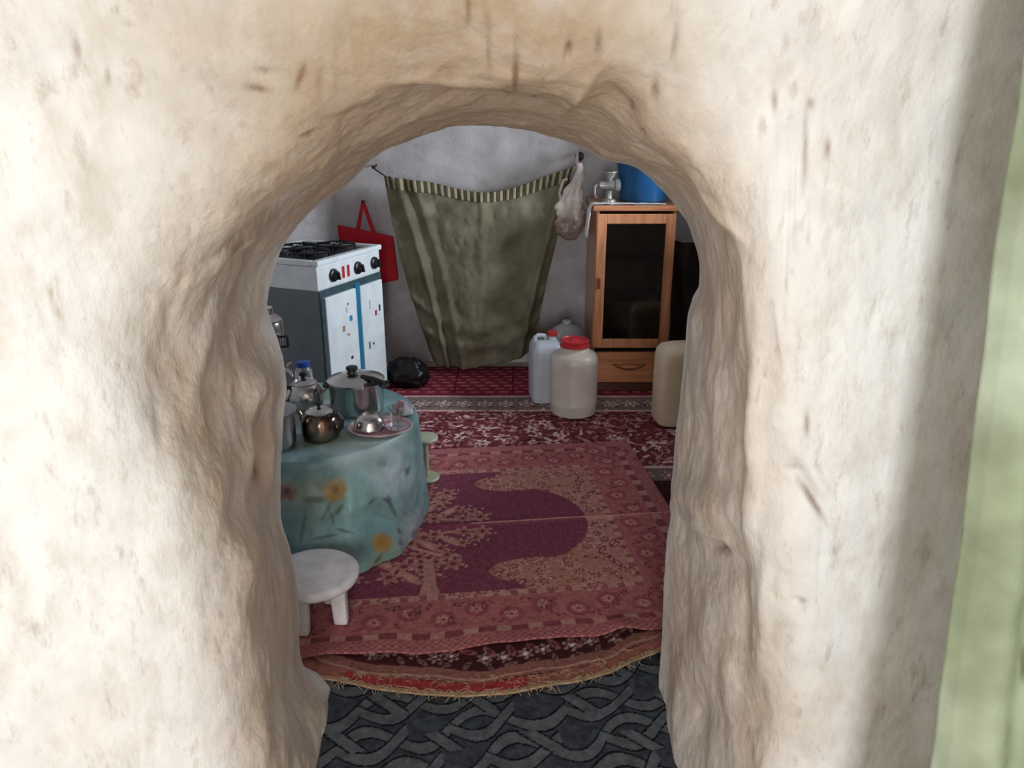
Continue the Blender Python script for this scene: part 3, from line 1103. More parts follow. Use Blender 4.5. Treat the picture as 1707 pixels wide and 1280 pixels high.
def print_blob(px, py, rx, ry, ang, color, k=0.95):
    global cC
    b = np.clip(cblob(px, py, rx, ry, ang, 5) * k, 0, 1)[..., None]
    cC = cC * (1 - b) + color * b


def print_flower(px, py, r, c1, c2, n=7):
    for q in range(n):
        a = 2 * math.pi * q / n
        print_blob(px + 0.6 * r * math.cos(a), py + 0.6 * r * math.sin(a), 0.48 * r, 0.36 * r, math.degrees(a), c1)
    print_blob(px, py, 0.35 * r, 0.35 * r, 0, c2)


print_flower(557, 815, 22, yel, lin(120, 84, 30), 8)
print_flower(637, 905, 17, yel, lin(150, 110, 50), 8)
print_flower(478, 818, 17, lin(140, 92, 78), lin(70, 44, 50), 6)
print_flower(635, 764, 14, lin(84, 60, 78), lin(60, 40, 60), 6)
for a in ((525, 833, 18, 6, 0), (545, 850, 3, 20, 25), (565, 850, 13, 4, -50), (510, 782, 10, 8, 20), (525, 800, 16, 5, 60), (553, 862, 2.5, 16, -15), (620, 835, 10, 3, -40), (655, 850, 14, 4, 60),
          (665, 885, 6, 3, 60), (630, 932, 12, 3, -50), (678, 785, 6, 3, 60), (590, 765, 5, 4, 0), (540, 895, 22, 3, -12), (505, 880, 3, 26, 10), (575, 885, 16, 3, 15), (680, 785, 3, 12, 20), (645, 835, 10, 3, 35)):
    print_blob(*a, lin(76, 92, 70), 0.75)
for a in ((690, 890, 6, 10, 20), (667, 905, 4, 6, 0), (648, 832, 6, 5, 30), (697, 905, 4, 8, 30)):
    print_blob(*a, lin(96, 76, 104), 0.7)
M_cloth = mat('oilcloth', attr=True, rough=0.38, var=0.10, vscale=30, bump=0.25, bscale=30, spec=0.5)
tag(grid('tablecloth', PC, M_cloth, cv=True, cols=cC), 'turquoise tablecloth printed with yellow flowers draped over the round table', 'tablecloth')
TOPZ = TZ + 0.0040

M_steel = mat('steel', L(222, 218, 216), rough=0.2, metal=1.0, var=0.12, vscale=9, bump=0.05)
M_alu = mat('aluminium', L(186, 184, 186), rough=0.34, metal=1.0, var=0.10, vscale=12, bump=0.08)
M_brownsteel = mat('brown_reflection_steel', L(150, 130, 116), rough=0.20, metal=1.0, var=0.3, vscale=14, color2=L(92, 68, 54))  # brown reflections put into the steel's base colour
M_black = mat('black_plastic', L(30, 30, 32), rough=0.4, var=0.2)
M_glass = mat('clear_glass', (0.95, 0.97, 0.98, 1), rough=0.03, var=0.01, trans=1.0, ior=1.45)
M_clearp = mat('clear_plastic', (0.86, 0.92, 0.95, 1), rough=0.10, var=0.02, trans=0.92, ior=1.3)


def onT(px, py):
    p = atZ(px, py, TOPZ)
    return (p.x, p.y, TOPZ + 0.0005)


# pressure cooker
pc = thing('pressure_cooker', 'large shiny steel pressure cooker with black lid knob and long black handle', 'pot', (-0.586, 2.74, TOPZ + 0.0005), 0.0)
MB().lathe([(0, 0), (0.088, 0), (0.097, 0.006), (0.100, 0.02), (0.101, 0.128), (0.104, 0.132), (0.104, 0.136), (0.099, 0.136), (0.098, 0.02), (0, 0.012)], 48).build('body', M_steel, pc)
pc.scale = (1, 1, 0.86)
MB().lathe([(0.106, 0.137), (0.107, 0.143), (0.100, 0.149), (0.092, 0.152), (0.070, 0.162), (0.040, 0.168), (0, 0.170)], 48).build('lid', M_steel, pc)
MB().lathe([(0, 0.168), (0.020, 0.168), (0.016, 0.178), (0.016, 0.182), (0.022, 0.186), (0.022, 0.197), (0.018, 0.200), (0, 0.200)], 24, c=(-0.012, 0, 0)).build('knob', M_black, pc)
MB().tube([(0.03, -0.035, 0.168), (0.075, -0.06, 0.166), (0.105, -0.075, 0.158), (0.118, -0.082, 0.150)], [0.008, 0.010, 0.011, 0.010], 10).build('lid_handle', M_black, pc)
MB().box(0.0, 0.095, -0.108, -0.098, 0.141, 0.156, Matrix.Rotation(math.radians(28), 4, 'Z')).build('black_band', M_black, pc, bevel=0.003)
for sgn in (-1, 1):
    MB().tube([(sgn * 0.100, -0.02, 0.112), (sgn * 0.116, -0.018, 0.116), (sgn * 0.120, 0, 0.117), (sgn * 0.116, 0.018, 0.116), (sgn * 0.100, 0.02, 0.112)], 0.007, 8).build('side_handle', M_black, pc)

# kettle behind
kt = thing('kettle', 'rounded steel kettle with domed lid and black knob beside the pressure cooker', 'kettle', (-0.790, 2.765, TOPZ + 0.0005), 0.6)
MB().lathe([(0, 0), (0.056, 0), (0.066, 0.008), (0.072, 0.03), (0.070, 0.06), (0.058, 0.086), (0.046, 0.096), (0, 0.094)], 40).build('body', M_steel, kt)
MB().lathe([(0.047, 0.096), (0.048, 0.100), (0.036, 0.110), (0.018, 0.116), (0, 0.118)], 32).build('lid', M_steel, kt)
MB().lathe([(0, 0.116), (0.010, 0.116), (0.008, 0.122), (0.014, 0.128), (0.014, 0.138), (0.008, 0.142), (0, 0.142)], 20).build('knob', M_black, kt)
MB().tube([(0.055, 0, 0.04), (0.085, 0, 0.06), (0.098, 0, 0.09), (0.106, 0, 0.098)], [0.014, 0.010, 0.008, 0.008], 10).build('spout', M_steel, kt)
MB().tube([(-0.050, 0, 0.088), (-0.085, 0, 0.100), (-0.098, 0, 0.075), (-0.092, 0, 0.045), (-0.068, 0, 0.03)], 0.007, 8).build('handle', M_black, kt)

# small teapot
tp = thing('teapot', 'small brownish steel teapot with black handle at the table front', 'teapot', (-0.662, 2.470, TOPZ + 0.0005), -0.35)
MB().lathe([(0, 0), (0.054, 0), (0.062, 0.006), (0.066, 0.03), (0.064, 0.062), (0.056, 0.082), (0.046, 0.092), (0.044, 0.094), (0, 0.090)], 40).build('body', M_brownsteel, tp)
MB().lathe([(0.046, 0.094), (0.047, 0.098), (0.034, 0.107), (0.016, 0.111), (0, 0.112)], 32).build('lid', M_steel, tp)
MB().lathe([(0, 0.110), (0.006, 0.110), (0.005, 0.116), (0.009, 0.120), (0.009, 0.128), (0, 0.131)], 16).build('knob', M_black, tp)
MB().tube([(0.046, 0, 0.084), (0.075, 0, 0.096), (0.088, 0, 0.080), (0.086, 0, 0.052), (0.064, 0, 0.028)], 0.0085, 8).build('handle', M_black, tp)
MB().tube([(-0.054, 0, 0.034), (-0.070, 0, 0.05), (-0.077, 0, 0.075), (-0.084, 0, 0.085)], [0.012, 0.009, 0.007, 0.007], 10).build('spout', M_brownsteel, tp)

# aluminium pot with conical lid at the jamb
ap = thing('aluminium_pot', 'dull aluminium pot with conical lid at the left end of the table', 'pot', (-0.808, 2.392, TOPZ + 0.0005), 0.0)
MB().lathe([(0, 0), (0.072, 0), (0.078, 0.006), (0.080, 0.02), (0.082, 0.118), (0.088, 0.122), (0.088, 0.125), (0.079, 0.125), (0.077, 0.02), (0, 0.01)], 44).build('body', M_alu, ap)
MB().lathe([(0.089, 0.126), (0.090, 0.130), (0.080, 0.134), (0.040, 0.152), (0.012, 0.162), (0, 0.163)], 44).build('lid', M_alu, ap)
MB().lathe([(0, 0.161), (0.008, 0.161), (0.007, 0.170), (0.014, 0.174), (0.013, 0.184), (0, 0.187)], 18).build('knob', M_alu, ap)

# samovar at the jamb
sm = thing('samovar', 'tall steel samovar with tap half hidden by the left jamb', 'samovar', (-0.945, 2.855, TOPZ + 0.0005), 0.0)
MB().lathe([(0, 0), (0.055, 0), (0.055, 0.012), (0.040, 0.024), (0.030, 0.05), (0.034, 0.075), (0, 0.075)], 36).build('foot', M_steel, sm)
MB().lathe([(0.034, 0.075), (0.044, 0.095), (0.056, 0.18), (0.066, 0.26), (0.068, 0.30), (0.064, 0.315), (0, 0.315)], 44).build('body', M_steel, sm)
MB().lathe([(0.066, 0.315), (0.066, 0.322), (0.050, 0.336), (0.036, 0.342), (0.036, 0.368), (0, 0.370)], 36).build('lid', M_steel, sm)
MB().tube([(0.048, -0.02, 0.13), (0.085, -0.04, 0.13), (0.098, -0.047, 0.126), (0.100, -0.048, 0.110)], [0.008, 0.008, 0.008, 0.006], 10).build('tap', M_steel, sm)
MB().tube([(0.085, -0.04, 0.137), (0.085, -0.04, 0.155), (0.100, -0.03, 0.160)], 0.0045, 8).build('tap_key', M_steel, sm)
MB().tube([(0.064, -0.02, 0.26), (0.090, -0.026, 0.265), (0.092, -0.026, 0.225), (0.062, -0.02, 0.22)], 0.006, 8).build('handle', M_black, sm)

# clear jar with blue lid
bj = thing('plastic_jar', 'small clear plastic jar with bright blue lid behind the kettle', 'jar', (-0.838, 2.945, TOPZ + 0.0005), 0.0)
MB().lathe([(0, 0), (0.032, 0), (0.035, 0.004), (0.035, 0.085), (0.026, 0.100), (0.024, 0.106), (0, 0.106)], 32).build('body', M_clearp, bj)
MB().lathe([(0, 0.1065), (0.027, 0.1065), (0.028, 0.110), (0.028, 0.126), (0.025, 0.128), (0, 0.128)], 32).build('lid', mat('blue_plastic_lid', L(36, 78, 176), rough=0.35, var=0.1), bj)

# tray with bowl, saucer, glass
M_tray = mat('tray_enamel', L(202, 190, 192), rough=0.25, var=0.12, vscale=18, color2=L(176, 140, 146), metal=0.0, coat=0.4)
ty = thing('serving_tray', 'oval white tray with red print at the table\'s right edge', 'tray', (-0.468, 2.545, TOPZ + 0.0005), 0.1)
MB().lathe([(0, 0), (0.093, 0), (0.104, 0.003), (0.113, 0.011), (0.115, 0.011), (0.115, 0.013), (0.111, 0.0135), (0.101, 0.006), (0.092, 0.003), (0, 0.003)], 56, sx=1.0, sy=0.86).build('dish', M_tray, ty)
MB().lathe([(0.060, 0.0031), (0.085, 0.0032), (0.085, 0.0036), (0.060, 0.0036)], 56, sx=1.0, sy=0.86).build('printed_ring', mat('red_print', L(168, 92, 104), rough=0.3, var=0.3, vscale=60, color2=L(196, 168, 172)), ty)
ub = MB().lathe([(0.055, 0), (0.057, 0.001), (0.056, 0.006), (0.050, 0.028), (0.038, 0.045), (0.020, 0.052), (0, 0.053), (0, 0.0515), (0.019, 0.0505), (0.036, 0.0435), (0.048, 0.027), (0.054, 0.0)], 44)
o = ub.build('steel_bowl', M_steel)
o.location = (-0.508, 2.550, TOPZ + 0.0065)
tag(o, 'shiny steel bowl turned upside down on the serving tray', 'bowl')
o = MB().lathe([(0, 0), (0.026, 0), (0.029, 0.003), (0.036, 0.009), (0.038, 0.011), (0.036, 0.0115), (0.028, 0.0055), (0, 0.004)], 40).build('glass_saucer', mat('saucer_glass', L(226, 224, 230), rough=0.08, var=0.05, trans=0.55, coat=0.5))
o.location = (-0.412, 2.535, TOPZ + 0.0055)
tag(o, 'clear glass saucer under the tea glass on the tray', 'saucer')
o = MB().lathe([(0, 0), (0.017, 0), (0.019, 0.003), (0.017, 0.03), (0.021, 0.06), (0.024, 0.080), (0.0228, 0.080), (0.0195, 0.06), (0.0155, 0.03), (0.016, 0.007), (0, 0.006)], 32).build('tea_glass', M_glass)
o.location = (-0.412, 2.535, TOPZ + 0.0105)
tag(o, 'small clear tea glass standing on the glass saucer', 'glass')


def crumple(name, c, r, seed, material, label, cat, sx=1, sy=1, sz=1, flat=0.0, amp=0.35, freq=2.2, nu=56, nv=40, thin=False):
    u, v = np.meshgrid(np.linspace(0, math.pi, nv), np.linspace(0, 2 * math.pi, nu, endpoint=False), indexing='ij')
    d = np.stack([np.sin(u) * np.cos(v), np.sin(u) * np.sin(v), np.cos(u)], -1)
    n = fbm(d + seed * 3.1, freq, 3, seed)
    rid = 1 - np.abs(fbm(d + seed, freq * 1.8, 3, seed + 9)) * 2
    R = r * (1 + amp * n + 0.22 * amp * rid)
    P = d * R[..., None] * np.array([sx, sy, sz])
    z0 = P[..., 2].min()
    fl = -sz * r * (1 - flat)
    P[..., 2] = np.maximum(P[..., 2], fl)
    P[..., 2] -= P[..., 2].min()
    o = grid(name, P, material, cv=True, loc=c)
    return tag(o, label, cat)


crumple('plastic_wrapper', (-0.412, 2.690, TOPZ + 0.001), 0.036, 5, mat('wrapper_plastic', L(206, 210, 218), rough=0.2, var=0.4, vscale=16, color2=L(190, 130, 146), trans=0.35), 'crumpled clear plastic wrapper with pink print at the table edge', 'wrapper', sx=1.0, sy=0.9, sz=0.9, flat=0.5, amp=0.5)

# ---- pale green two-disc stand behind the table
M_pgreen = mat('pale_green_plastic', L(180, 184, 160), rough=0.45, var=0.08, sss=0.1)
st = thing('spool_stand', 'pale green stand with two round discs on a short post beside the table', 'stand', (-0.372, 3.010, 0.0335), 0)
MB().lathe([(0, 0), (0.057, 0), (0.060, 0.003), (0.060, 0.008), (0.056, 0.012), (0, 0.014)], 40).build('base_disc', M_pgreen, st)
MB().lathe([(0.018, 0.0135), (0.016, 0.03), (0.016, 0.16), (0.018, 0.182)], 24).build('post', M_pgreen, st)
MB().lathe([(0, 0.182), (0.052, 0.182), (0.058, 0.185), (0.059, 0.191), (0.055, 0.195), (0, 0.197)], 40).build('top_disc', M_pgreen, st)

# ---- white stool
M_stool = mat('stool_white', L(232, 229, 232), rough=0.5, var=0.08, vscale=14, color2=L(208, 202, 202), bump=0.15, bscale=25)
so = thing('stool', 'small round white stool in front of the tablecloth', 'stool', (-0.605, 2.035, 0.0335), 0)
sz = 0.165
MB().lathe([(0, sz - 0.034), (0.118, sz - 0.034), (0.132, sz - 0.028), (0.138, sz - 0.018), (0.137, sz - 0.008), (0.130, sz - 0.002), (0.118, sz), (0, sz)], 56).build('seat', M_stool, so)
for k in range(4):
    a = math.radians(-18 + 90 * k)
    MB().loft([(0.084 * math.cos(a), 0.084 * math.sin(a), 0, 0.021, 0.019), (0.080 * math.cos(a), 0.080 * math.sin(a), sz - 0.0335, 0.025, 0.023)], 24, 5).build('leg', M_stool, so, bevel=0.003)

# ================================================================== STOVE
M_enamel = mat('white_enamel', L(234, 241, 243), rough=0.28, var=0.06, vscale=10, color2=L(220, 228, 231))
M_sideshade = mat('stove_side_shade_grey', L(118, 128, 134), rough=0.5, var=0.10, vscale=5)  # shade on the white stove's side put into a grey base colour
M_teal = mat('teal_strip', L(34, 122, 160), rough=0.4, var=0.08)
M_tealdark = mat('dark_teal_gap', L(58, 84, 92), rough=0.5, var=0.15)
M_grate = mat('black_iron', L(26, 26, 30), rough=0.45, var=0.2, metal=0.3)
SW, SD, SH = 0.562, 0.50, 0.82
sv = thing('gas_stove', 'white gas stove cabinet with three black knobs and a blue centre strip', 'stove', (-0.944, 3.71, 0.0135), math.atan2(0.925, 0.381))
# local: x along the front, y to the back, front face at y = 0
MB().box(0, SW, 0.004, SD, 0.03, SH - 0.135).build('body', M_sideshade, sv, smooth=False, bevel=0.004)
MB().box(-0.006, SW + 0.006, 0.0, SD, SH - 0.135, SH - 0.012).build('control_panel', M_enamel, sv, smooth=False, bevel=0.008)
top = MB()
top.box(-0.012, SW + 0.012, -0.014, 0.03, SH - 0.012, SH + 0.016)
top.box(-0.012, SW + 0.012, SD - 0.03, SD + 0.004, SH - 0.012, SH + 0.016)
top.box(-0.012, 0.022, 0.03, SD - 0.03, SH - 0.012, SH + 0.016)
top.box(SW - 0.022, SW + 0.012, 0.03, SD - 0.03, SH - 0.012, SH + 0.016)
top.build('top_rim', M_enamel, sv, smooth=False, bevel=0.007)
MB().box(0.022, SW - 0.022, 0.03, SD - 0.03, SH - 0.010, SH + 0.002).build('hob_plate', mat('hob_dark', L(46, 48, 58), rough=0.3, var=0.3, vscale=8, metal=0.4), sv, smooth=False)
for (bx_, by_, br) in ((0.16, 0.16, 0.05), (0.41, 0.17, 0.04), (0.28, 0.312, 0.045)):
    b = MB().lathe([(br + 0.02, SH + 0.002), (br + 0.016, SH + 0.008), (br, SH + 0.010), (br, SH + 0.022), (br - 0.008, SH + 0.026), (0, SH + 0.027)], 28, c=(bx_, by_, 0)).build('burner', M_grate, sv)
    gr = MB()
    for k in range(4):
        a = k * math.pi / 2 + 0.4
        c_, s_ = math.cos(a), math.sin(a)
        gr.tube([(bx_ + 0.10 * c_, by_ + 0.10 * s_, SH + 0.004), (bx_ + 0.10 * c_, by_ + 0.10 * s_, SH + 0.036), (bx_ + 0.03 * c_, by_ + 0.03 * s_, SH + 0.036)], 0.006, 6)
    gr.tube([(bx_ + 0.10 * math.cos(q * math.pi / 12), by_ + 0.10 * math.sin(q * math.pi / 12), SH + 0.030) for q in range(25)], 0.005, 6)
    gr.build('pan_grate', M_grate, sv)
for i, kx in enumerate((0.125, 0.345, 0.505)):
    Mk = Matrix.Translation((kx, -0.001, SH - 0.075)) @ Matrix.Rotation(math.radians(90), 4, 'X')
    kb = MB().lathe([(0.034, 0), (0.032, 0.010), (0.024, 0.014), (0.022, 0.028), (0.019, 0.031), (0, 0.031)], 24, M=Mk).build('knob', M_black, sv)
    MB().box(-0.006, 0.006, -0.022, 0.022, 0.031, 0.040, Mk @ Matrix.Rotation(math.radians(20), 4, 'Z')).build('grip', M_black, kb, smooth=False, bevel=0.002)
M_redmark = mat('red_mark', L(196, 44, 46), rough=0.4, var=0.1)
for kx in (0.215, 0.260):
    MB().box(kx - 0.011, kx + 0.011, -0.002, 0.001, SH - 0.105, SH - 0.045, None).build('red_mark', M_redmark, sv, smooth=False)
MB().box(0, SW, -0.004, 0.004, SH - 0.168, SH - 0.136).build('under_panel_strip', M_tealdark, sv, smooth=False)  # dark teal strip under the control panel
for d0, d1 in ((0.030, 0.298), (0.340, SW - 0.004)):
    dr = MB().box(d0, d1, -0.014, 0.004, 0.04, SH - 0.172).build('door', M_enamel, sv, smooth=False, bevel=0.005)
MB().box(0.298, 0.340, -0.010, 0.004, 0.04, SH - 0.150).build('blue_strip', M_teal, sv, smooth=False, bevel=0.002)
MB().box(0.004, 0.026, -0.006, 0.004, 0.04, SH - 0.172).build('edge_gap_strip', M_tealdark, sv, smooth=False)  # dark strip drawn for the open gap at the left edge
marks = [(0.235, 0.50, 0.012, 0.028, L(60, 140, 190)), (0.165, 0.46, 0.010, 0.03, L(190, 140, 120)), (0.205, 0.42, 0.012, 0.012, L(196, 150, 160)), (0.20, 0.55, 0.006, 0.03, L(190, 196, 214)),
         (0.475, 0.475, 0.010, 0.028, L(190, 70, 90)), (0.515, 0.495, 0.008, 0.036, L(60, 76, 70)), (0.395, 0.31, 0.008, 0.040, L(120, 130, 134)), (0.435, 0.31, 0.007, 0.012, L(40, 44, 50)),
         (0.222, 0.29, 0.010, 0.016, L(40, 44, 50)), (0.215, 0.23, 0.006, 0.008, L(60, 64, 70)), (0.215, 0.58, 0.006, 0.012, L(110, 130, 150)), (0.42, 0.535, 0.004, 0.05, L(176, 160, 196))]
for i, (mx_, mz, w, h, c) in enumerate(marks):
    MB().box(mx_ - w, mx_ + w, -0.0152, -0.0140, mz - h / 2, mz + h / 2, Matrix.Rotation(0, 4, 'Y')).build('sticker', mat('sticker_%d' % i, c, rough=0.5, var=0.2, vscale=80), sv, smooth=False)
for (lx, ly) in ((0.04, 0.05), (SW - 0.04, 0.05), (0.04, SD - 0.05), (SW - 0.04, SD - 0.05)):
    MB().lathe([(0.018, 0), (0.018, 0.03)], 16, c=(lx, ly, 0)).build('foot', M_black, sv)
# small brown tin on the stove's back corner
lx = sv.matrix_basis @ Vector((0.085, 0.28, 0))
lx = Vector((-0.944, 3.71, 0)) + Matrix.Rotation(math.atan2(0.925, 0.381), 3, 'Z') @ Vector((0.30, 0.455, 0))
tn = thing('brown_tin', 'small dark brown tin at the back of the gas stove', 'tin', (lx.x, lx.y, SH + 0.0135 + 0.0175), 0.3)
MB().loft([(0, 0, 0, 0.032, 0.020), (0, 0, 0.004, 0.034, 0.022), (0, 0, 0.075, 0.034, 0.022), (0, 0, 0.078, 0.032, 0.020)], 32, 7).build('body', mat('brown_tin_paint', L(84, 56, 46), rough=0.4, var=0.2), tn)
MB().loft([(0, 0, 0.0785, 0.035, 0.023), (0, 0, 0.090, 0.035, 0.023), (0, 0, 0.092, 0.033, 0.021)], 32, 7).build('lid', mat('brown_tin_lid', L(64, 44, 38), rough=0.4, var=0.2), tn)

# ================================================================== BACK WALL THINGS
def wallY(x, z):
    """back wall surface (smallest y of the shell near x, z)"""
    s = shell.reshape(-1, 3)
    s = s[s[:, 1] > 4.0]
    d = (s[:, 0] - x) ** 2 + (s[:, 2] - z) ** 2
    return float(s[np.argmin(d), 1])


M_red = mat('red_bag_cloth', L(206, 28, 42), rough=0.8, var=0.12, vscale=8, bump=0.2, bscale=30, bump2=0.3, b2scale=300)
bc = atY(617, 420, 4.68)
yb = min(wallY(-0.95, 0.75), wallY(-0.75, 0.75), wallY(-0.85, 0.9)) - 0.045
bag = thing('tote_bag', 'red cloth tote bag hanging from a nail above the stove', 'bag', (atY(614, 465, yb).x, yb, atY(614, 466, yb).z))
wb_, hb_ = 0.175, 0.30
u, v = np.meshgrid(np.linspace(-1, 1, 40), np.linspace(0, 1, 34), indexing='ij')
for nm, sgn in (('front_panel', -1), ('back_panel', 1)):
    P = np.zeros(u.shape + (3,))
    wid = wb_ * (0.97 - 0.02 * v)
    P[..., 0] = u * wid + 0.015 * (1 - v)
    tilt = -0.035 * u * (v)                       # the mouth hangs lower on the right
    P[..., 2] = v * hb_ + tilt - 0.02 * np.maximum(0, 1 - v * 6) * (1 - u * u)
    P[..., 1] = sgn * (0.006 + 0.022 * np.maximum(0, 1 - u ** 2) * np.maximum(0, 1 - (v - 0.3) ** 2) * (1 - 0.6 * v)) + 0.006 * vnoise(P * 9, 1.0, 55) * (sgn < 0)
    grid(nm, P, M_red, bag, solid=0.002)
ztop = hb_
for nm, oy in (('handle', -0.010), ('handle', 0.008)):
    xl, xr = -0.055, 0.060
    zl, zr = ztop + 0.035 * 0.055 / wb_ - 0.01, ztop - 0.035 * 0.06 / wb_ - 0.01
    apex = Vector((-0.005, oy + 0.006, 0.475))
    hb = MB()
    for (xa, za) in ((xl, zl), (xr, zr)):
        a = Vector((xa, oy, za - 0.03))
        for off in (0,):
            V = [a + Vector((-0.012, 0, 0)), a + Vector((0.012, 0, 0)), apex + Vector((0.008, 0, 0)), apex + Vector((-0.008, 0, 0))]
            V2 = [p + Vector((0, 0.0025, 0)) for p in V]
            hb.add(V + V2, [(0, 1, 2, 3), (7, 6, 5, 4), (0, 4, 5, 1), (1, 5, 6, 2), (2, 6, 7, 3), (3, 7, 4, 0)])
    hb.build(nm, M_red, bag, smooth=False)
M_nail = mat('dark_iron', L(52, 42, 36), rough=0.6, var=0.2, metal=0.5)
bl = bag.location


def nail(name, p, r, label, cat, ylen=0.10):
    o = MB().tube([(0, ylen, 0.01), (0, 0.02, 0.0), (0, 0.0, 0.0), (0, -0.012, 0.010)], [r, r, r, r * 1.25], 10).build(name, M_nail)
    o.location = p
    return tag(o, label, cat)


nail('nail', (bl.x - 0.005, bl.y - 0.006, bl.z + 0.470), 0.005, 'iron nail holding the red tote bag on the plaster', 'nail', 0.09)

# ---- green cloth over the niche
M_gcloth = mat('green_curtain', attr=True, rough=0.9, var=0.16, vscale=9, bump=0.4, bscale=25, bump2=0.4, b2scale=260, spec=0.15)
YC = 4.60
topL = [(640, 292), (680, 298), (720, 304), (760, 314), (800, 320), (840, 317), (880, 305), (920, 290), (958, 276)]
botL = [(722, 600), (735, 607), (752, 611), (775, 612), (800, 610), (825, 606), (850, 600), (873, 592), (890, 582)]
midL = [(672, 440), (703, 442), (735, 445), (770, 447), (802, 447), (835, 446), (868, 444), (896, 440), (918, 436)]
NA, NB = 150, 150
ta = np.linspace(0, 8, NA)


def curve(pts, Y):
    A = np.array([list(atY(px, py, Y)) for px, py in pts])
    return resample(A, ta)


Tt, Mm, Bt = curve(topL, YC + 0.02), curve(midL, YC - 0.06), curve(botL, YC - 0.04)
Bt[:, 2] = np.maximum(Bt[:, 2], 0.018)
PV = np.zeros((NA, NB, 3))
for j in range(NB):
    s = j / (NB - 1)
    l0, l1, l2 = (1 - s) * (1 - 2 * s), 4 * s * (1 - s), s * (2 * s - 1)
    PV[:, j] = Tt * l0 + Mm * l1 + Bt * l2
ua = np.linspace(-1, 1, NA)[:, None]
sv_ = np.linspace(0, 1, NB)[None, :]
PV[..., 1] -= 0.07 * (1 - ua ** 2) * np.sin(math.pi * np.clip(sv_ * 0.9 + 0.05, 0, 1))
# hanging folds: fan out from the two top corners, catenary swags near the bottom
fo1 = np.sin(10 * (ua * (0.4 + 0.6 * sv_)) + 1.0 + 2.2 * sv_) * 0.014 * sstep(0.0, 0.3, sv_)
fold_d = np.exp(-((ua + 0.86 - 0.30 * sv_) / 0.05) ** 2) * 0.035 + np.exp(-((ua + 0.70 - 0.42 * sv_) / 0.06) ** 2) * 0.022 + np.exp(-((ua - 0.90 + 0.22 * sv_) / 0.06) ** 2) * 0.030 \
    + np.exp(-((ua - 0.02) / 0.05) ** 2) * 0.012 * (1 - sv_)
sw = np.exp(-((sv_ - 0.66 - 0.14 * (1 - ua ** 2)) / 0.04) ** 2) * 0.016 + np.exp(-((sv_ - 0.80 - 0.10 * (1 - ua ** 2)) / 0.035) ** 2) * 0.014
PV[..., 1] -= 1.5 * fo1 + 1.35 * fold_d + 1.6 * sw
PV[..., 1] += 0.034 * fbm(PV, (9, 1, 7), 4, 131)
PV[..., 1] = np.minimum(PV[..., 1], 4.70)
g_a, g_b, g_c = lin(128, 123, 102), lin(100, 96, 77), lin(146, 141, 123)
n1 = np.clip(0.5 + fbm(PV, 5, 4, 141), 0, 1)[..., None]
n2 = np.clip(fbm(PV, 9, 4, 143) * 1.8, 0, 1)[..., None]
cV = g_b * (1 - n1) + g_a * n1
cV = cV * (1 - 0.5 * n2) + g_c * 0.5 * n2
cu = thing('hanging_cloth', 'olive green cloth with striped top hem hung across the back wall niche', 'curtain', (float(Bt[:, 0].mean()), float(PV[:, -1, 1].mean()), 0.012))
off = np.array(cu.location)
HB = 11
grid('cloth', PV[:, HB - 1:] - off, M_gcloth, cu, cols=cV[:, HB - 1:], solid=0.003)
# striped hem along the top, each stripe its own strip
M_stripe_d = mat('hem_dark_olive', L(86, 80, 52), rough=0.9, var=0.15)
M_stripe_l = mat('hem_pale', L(176, 166, 136), rough=0.9, var=0.12)
NS = 58
hem = np.zeros((NS * 3 + 1, 12, 3))
ti = np.linspace(0, NA - 1, NS * 3 + 1)
for k in range(12):
    for c in range(3):
        hem[:, k, c] = np.interp(ti, np.arange(NA), PV[:, k, c])
hem[..., 1] -= 0.006
hem -= off
for k in range(NS):
    P = hem[k * 3:k * 3 + 4].copy()
    cen_ = P.mean(axis=0, keepdims=True)
    dark = (k % 2 == 0)
    if not dark:
        P[..., 1] -= 0.003
        P = cen_ + (P - cen_) * 0.82
    grid('hem_stripe', P, M_stripe_d if dark else M_stripe_l, cu, solid=0.002)
pL, pR = hem[0, 0], hem[-1, 0]
eL = np.array(atY(622, 280, 4.66)) - off
eR = np.array(atY(966, 262, 4.66)) - off
MB().tube([eL, (eL * 0.4 + pL * 0.6), pL], 0.004, 6).build('cord', M_nail, cu)
MB().tube([pR, (eR * 0.4 + pR * 0.6), eR], 0.004, 6).build('cord', M_nail, cu)
nail('nail', tuple(eL + off), 0.006, 'iron nail at the left end of the green cloth\'s cord', 'nail', 0.12)
pk_ = MB().lathe([(0, -0.028), (0.018, -0.022), (0.026, -0.006), (0.024, 0.010), (0.012, 0.022), (0, 0.024)], 20, M=Matrix.Rotation(math.radians(90), 4, 'X'))
pk_.tube([(0, 0.015, 0), (0, 0.13, 0.01)], 0.010, 8)
o = pk_.build('wall_peg', M_nail)
o.location = Vector(eR + off) + Vector((0, -0.01, 0.004))
tag(o, 'dark round wall peg above the hanging white plastic bag', 'peg')
pegp = o.location.copy()

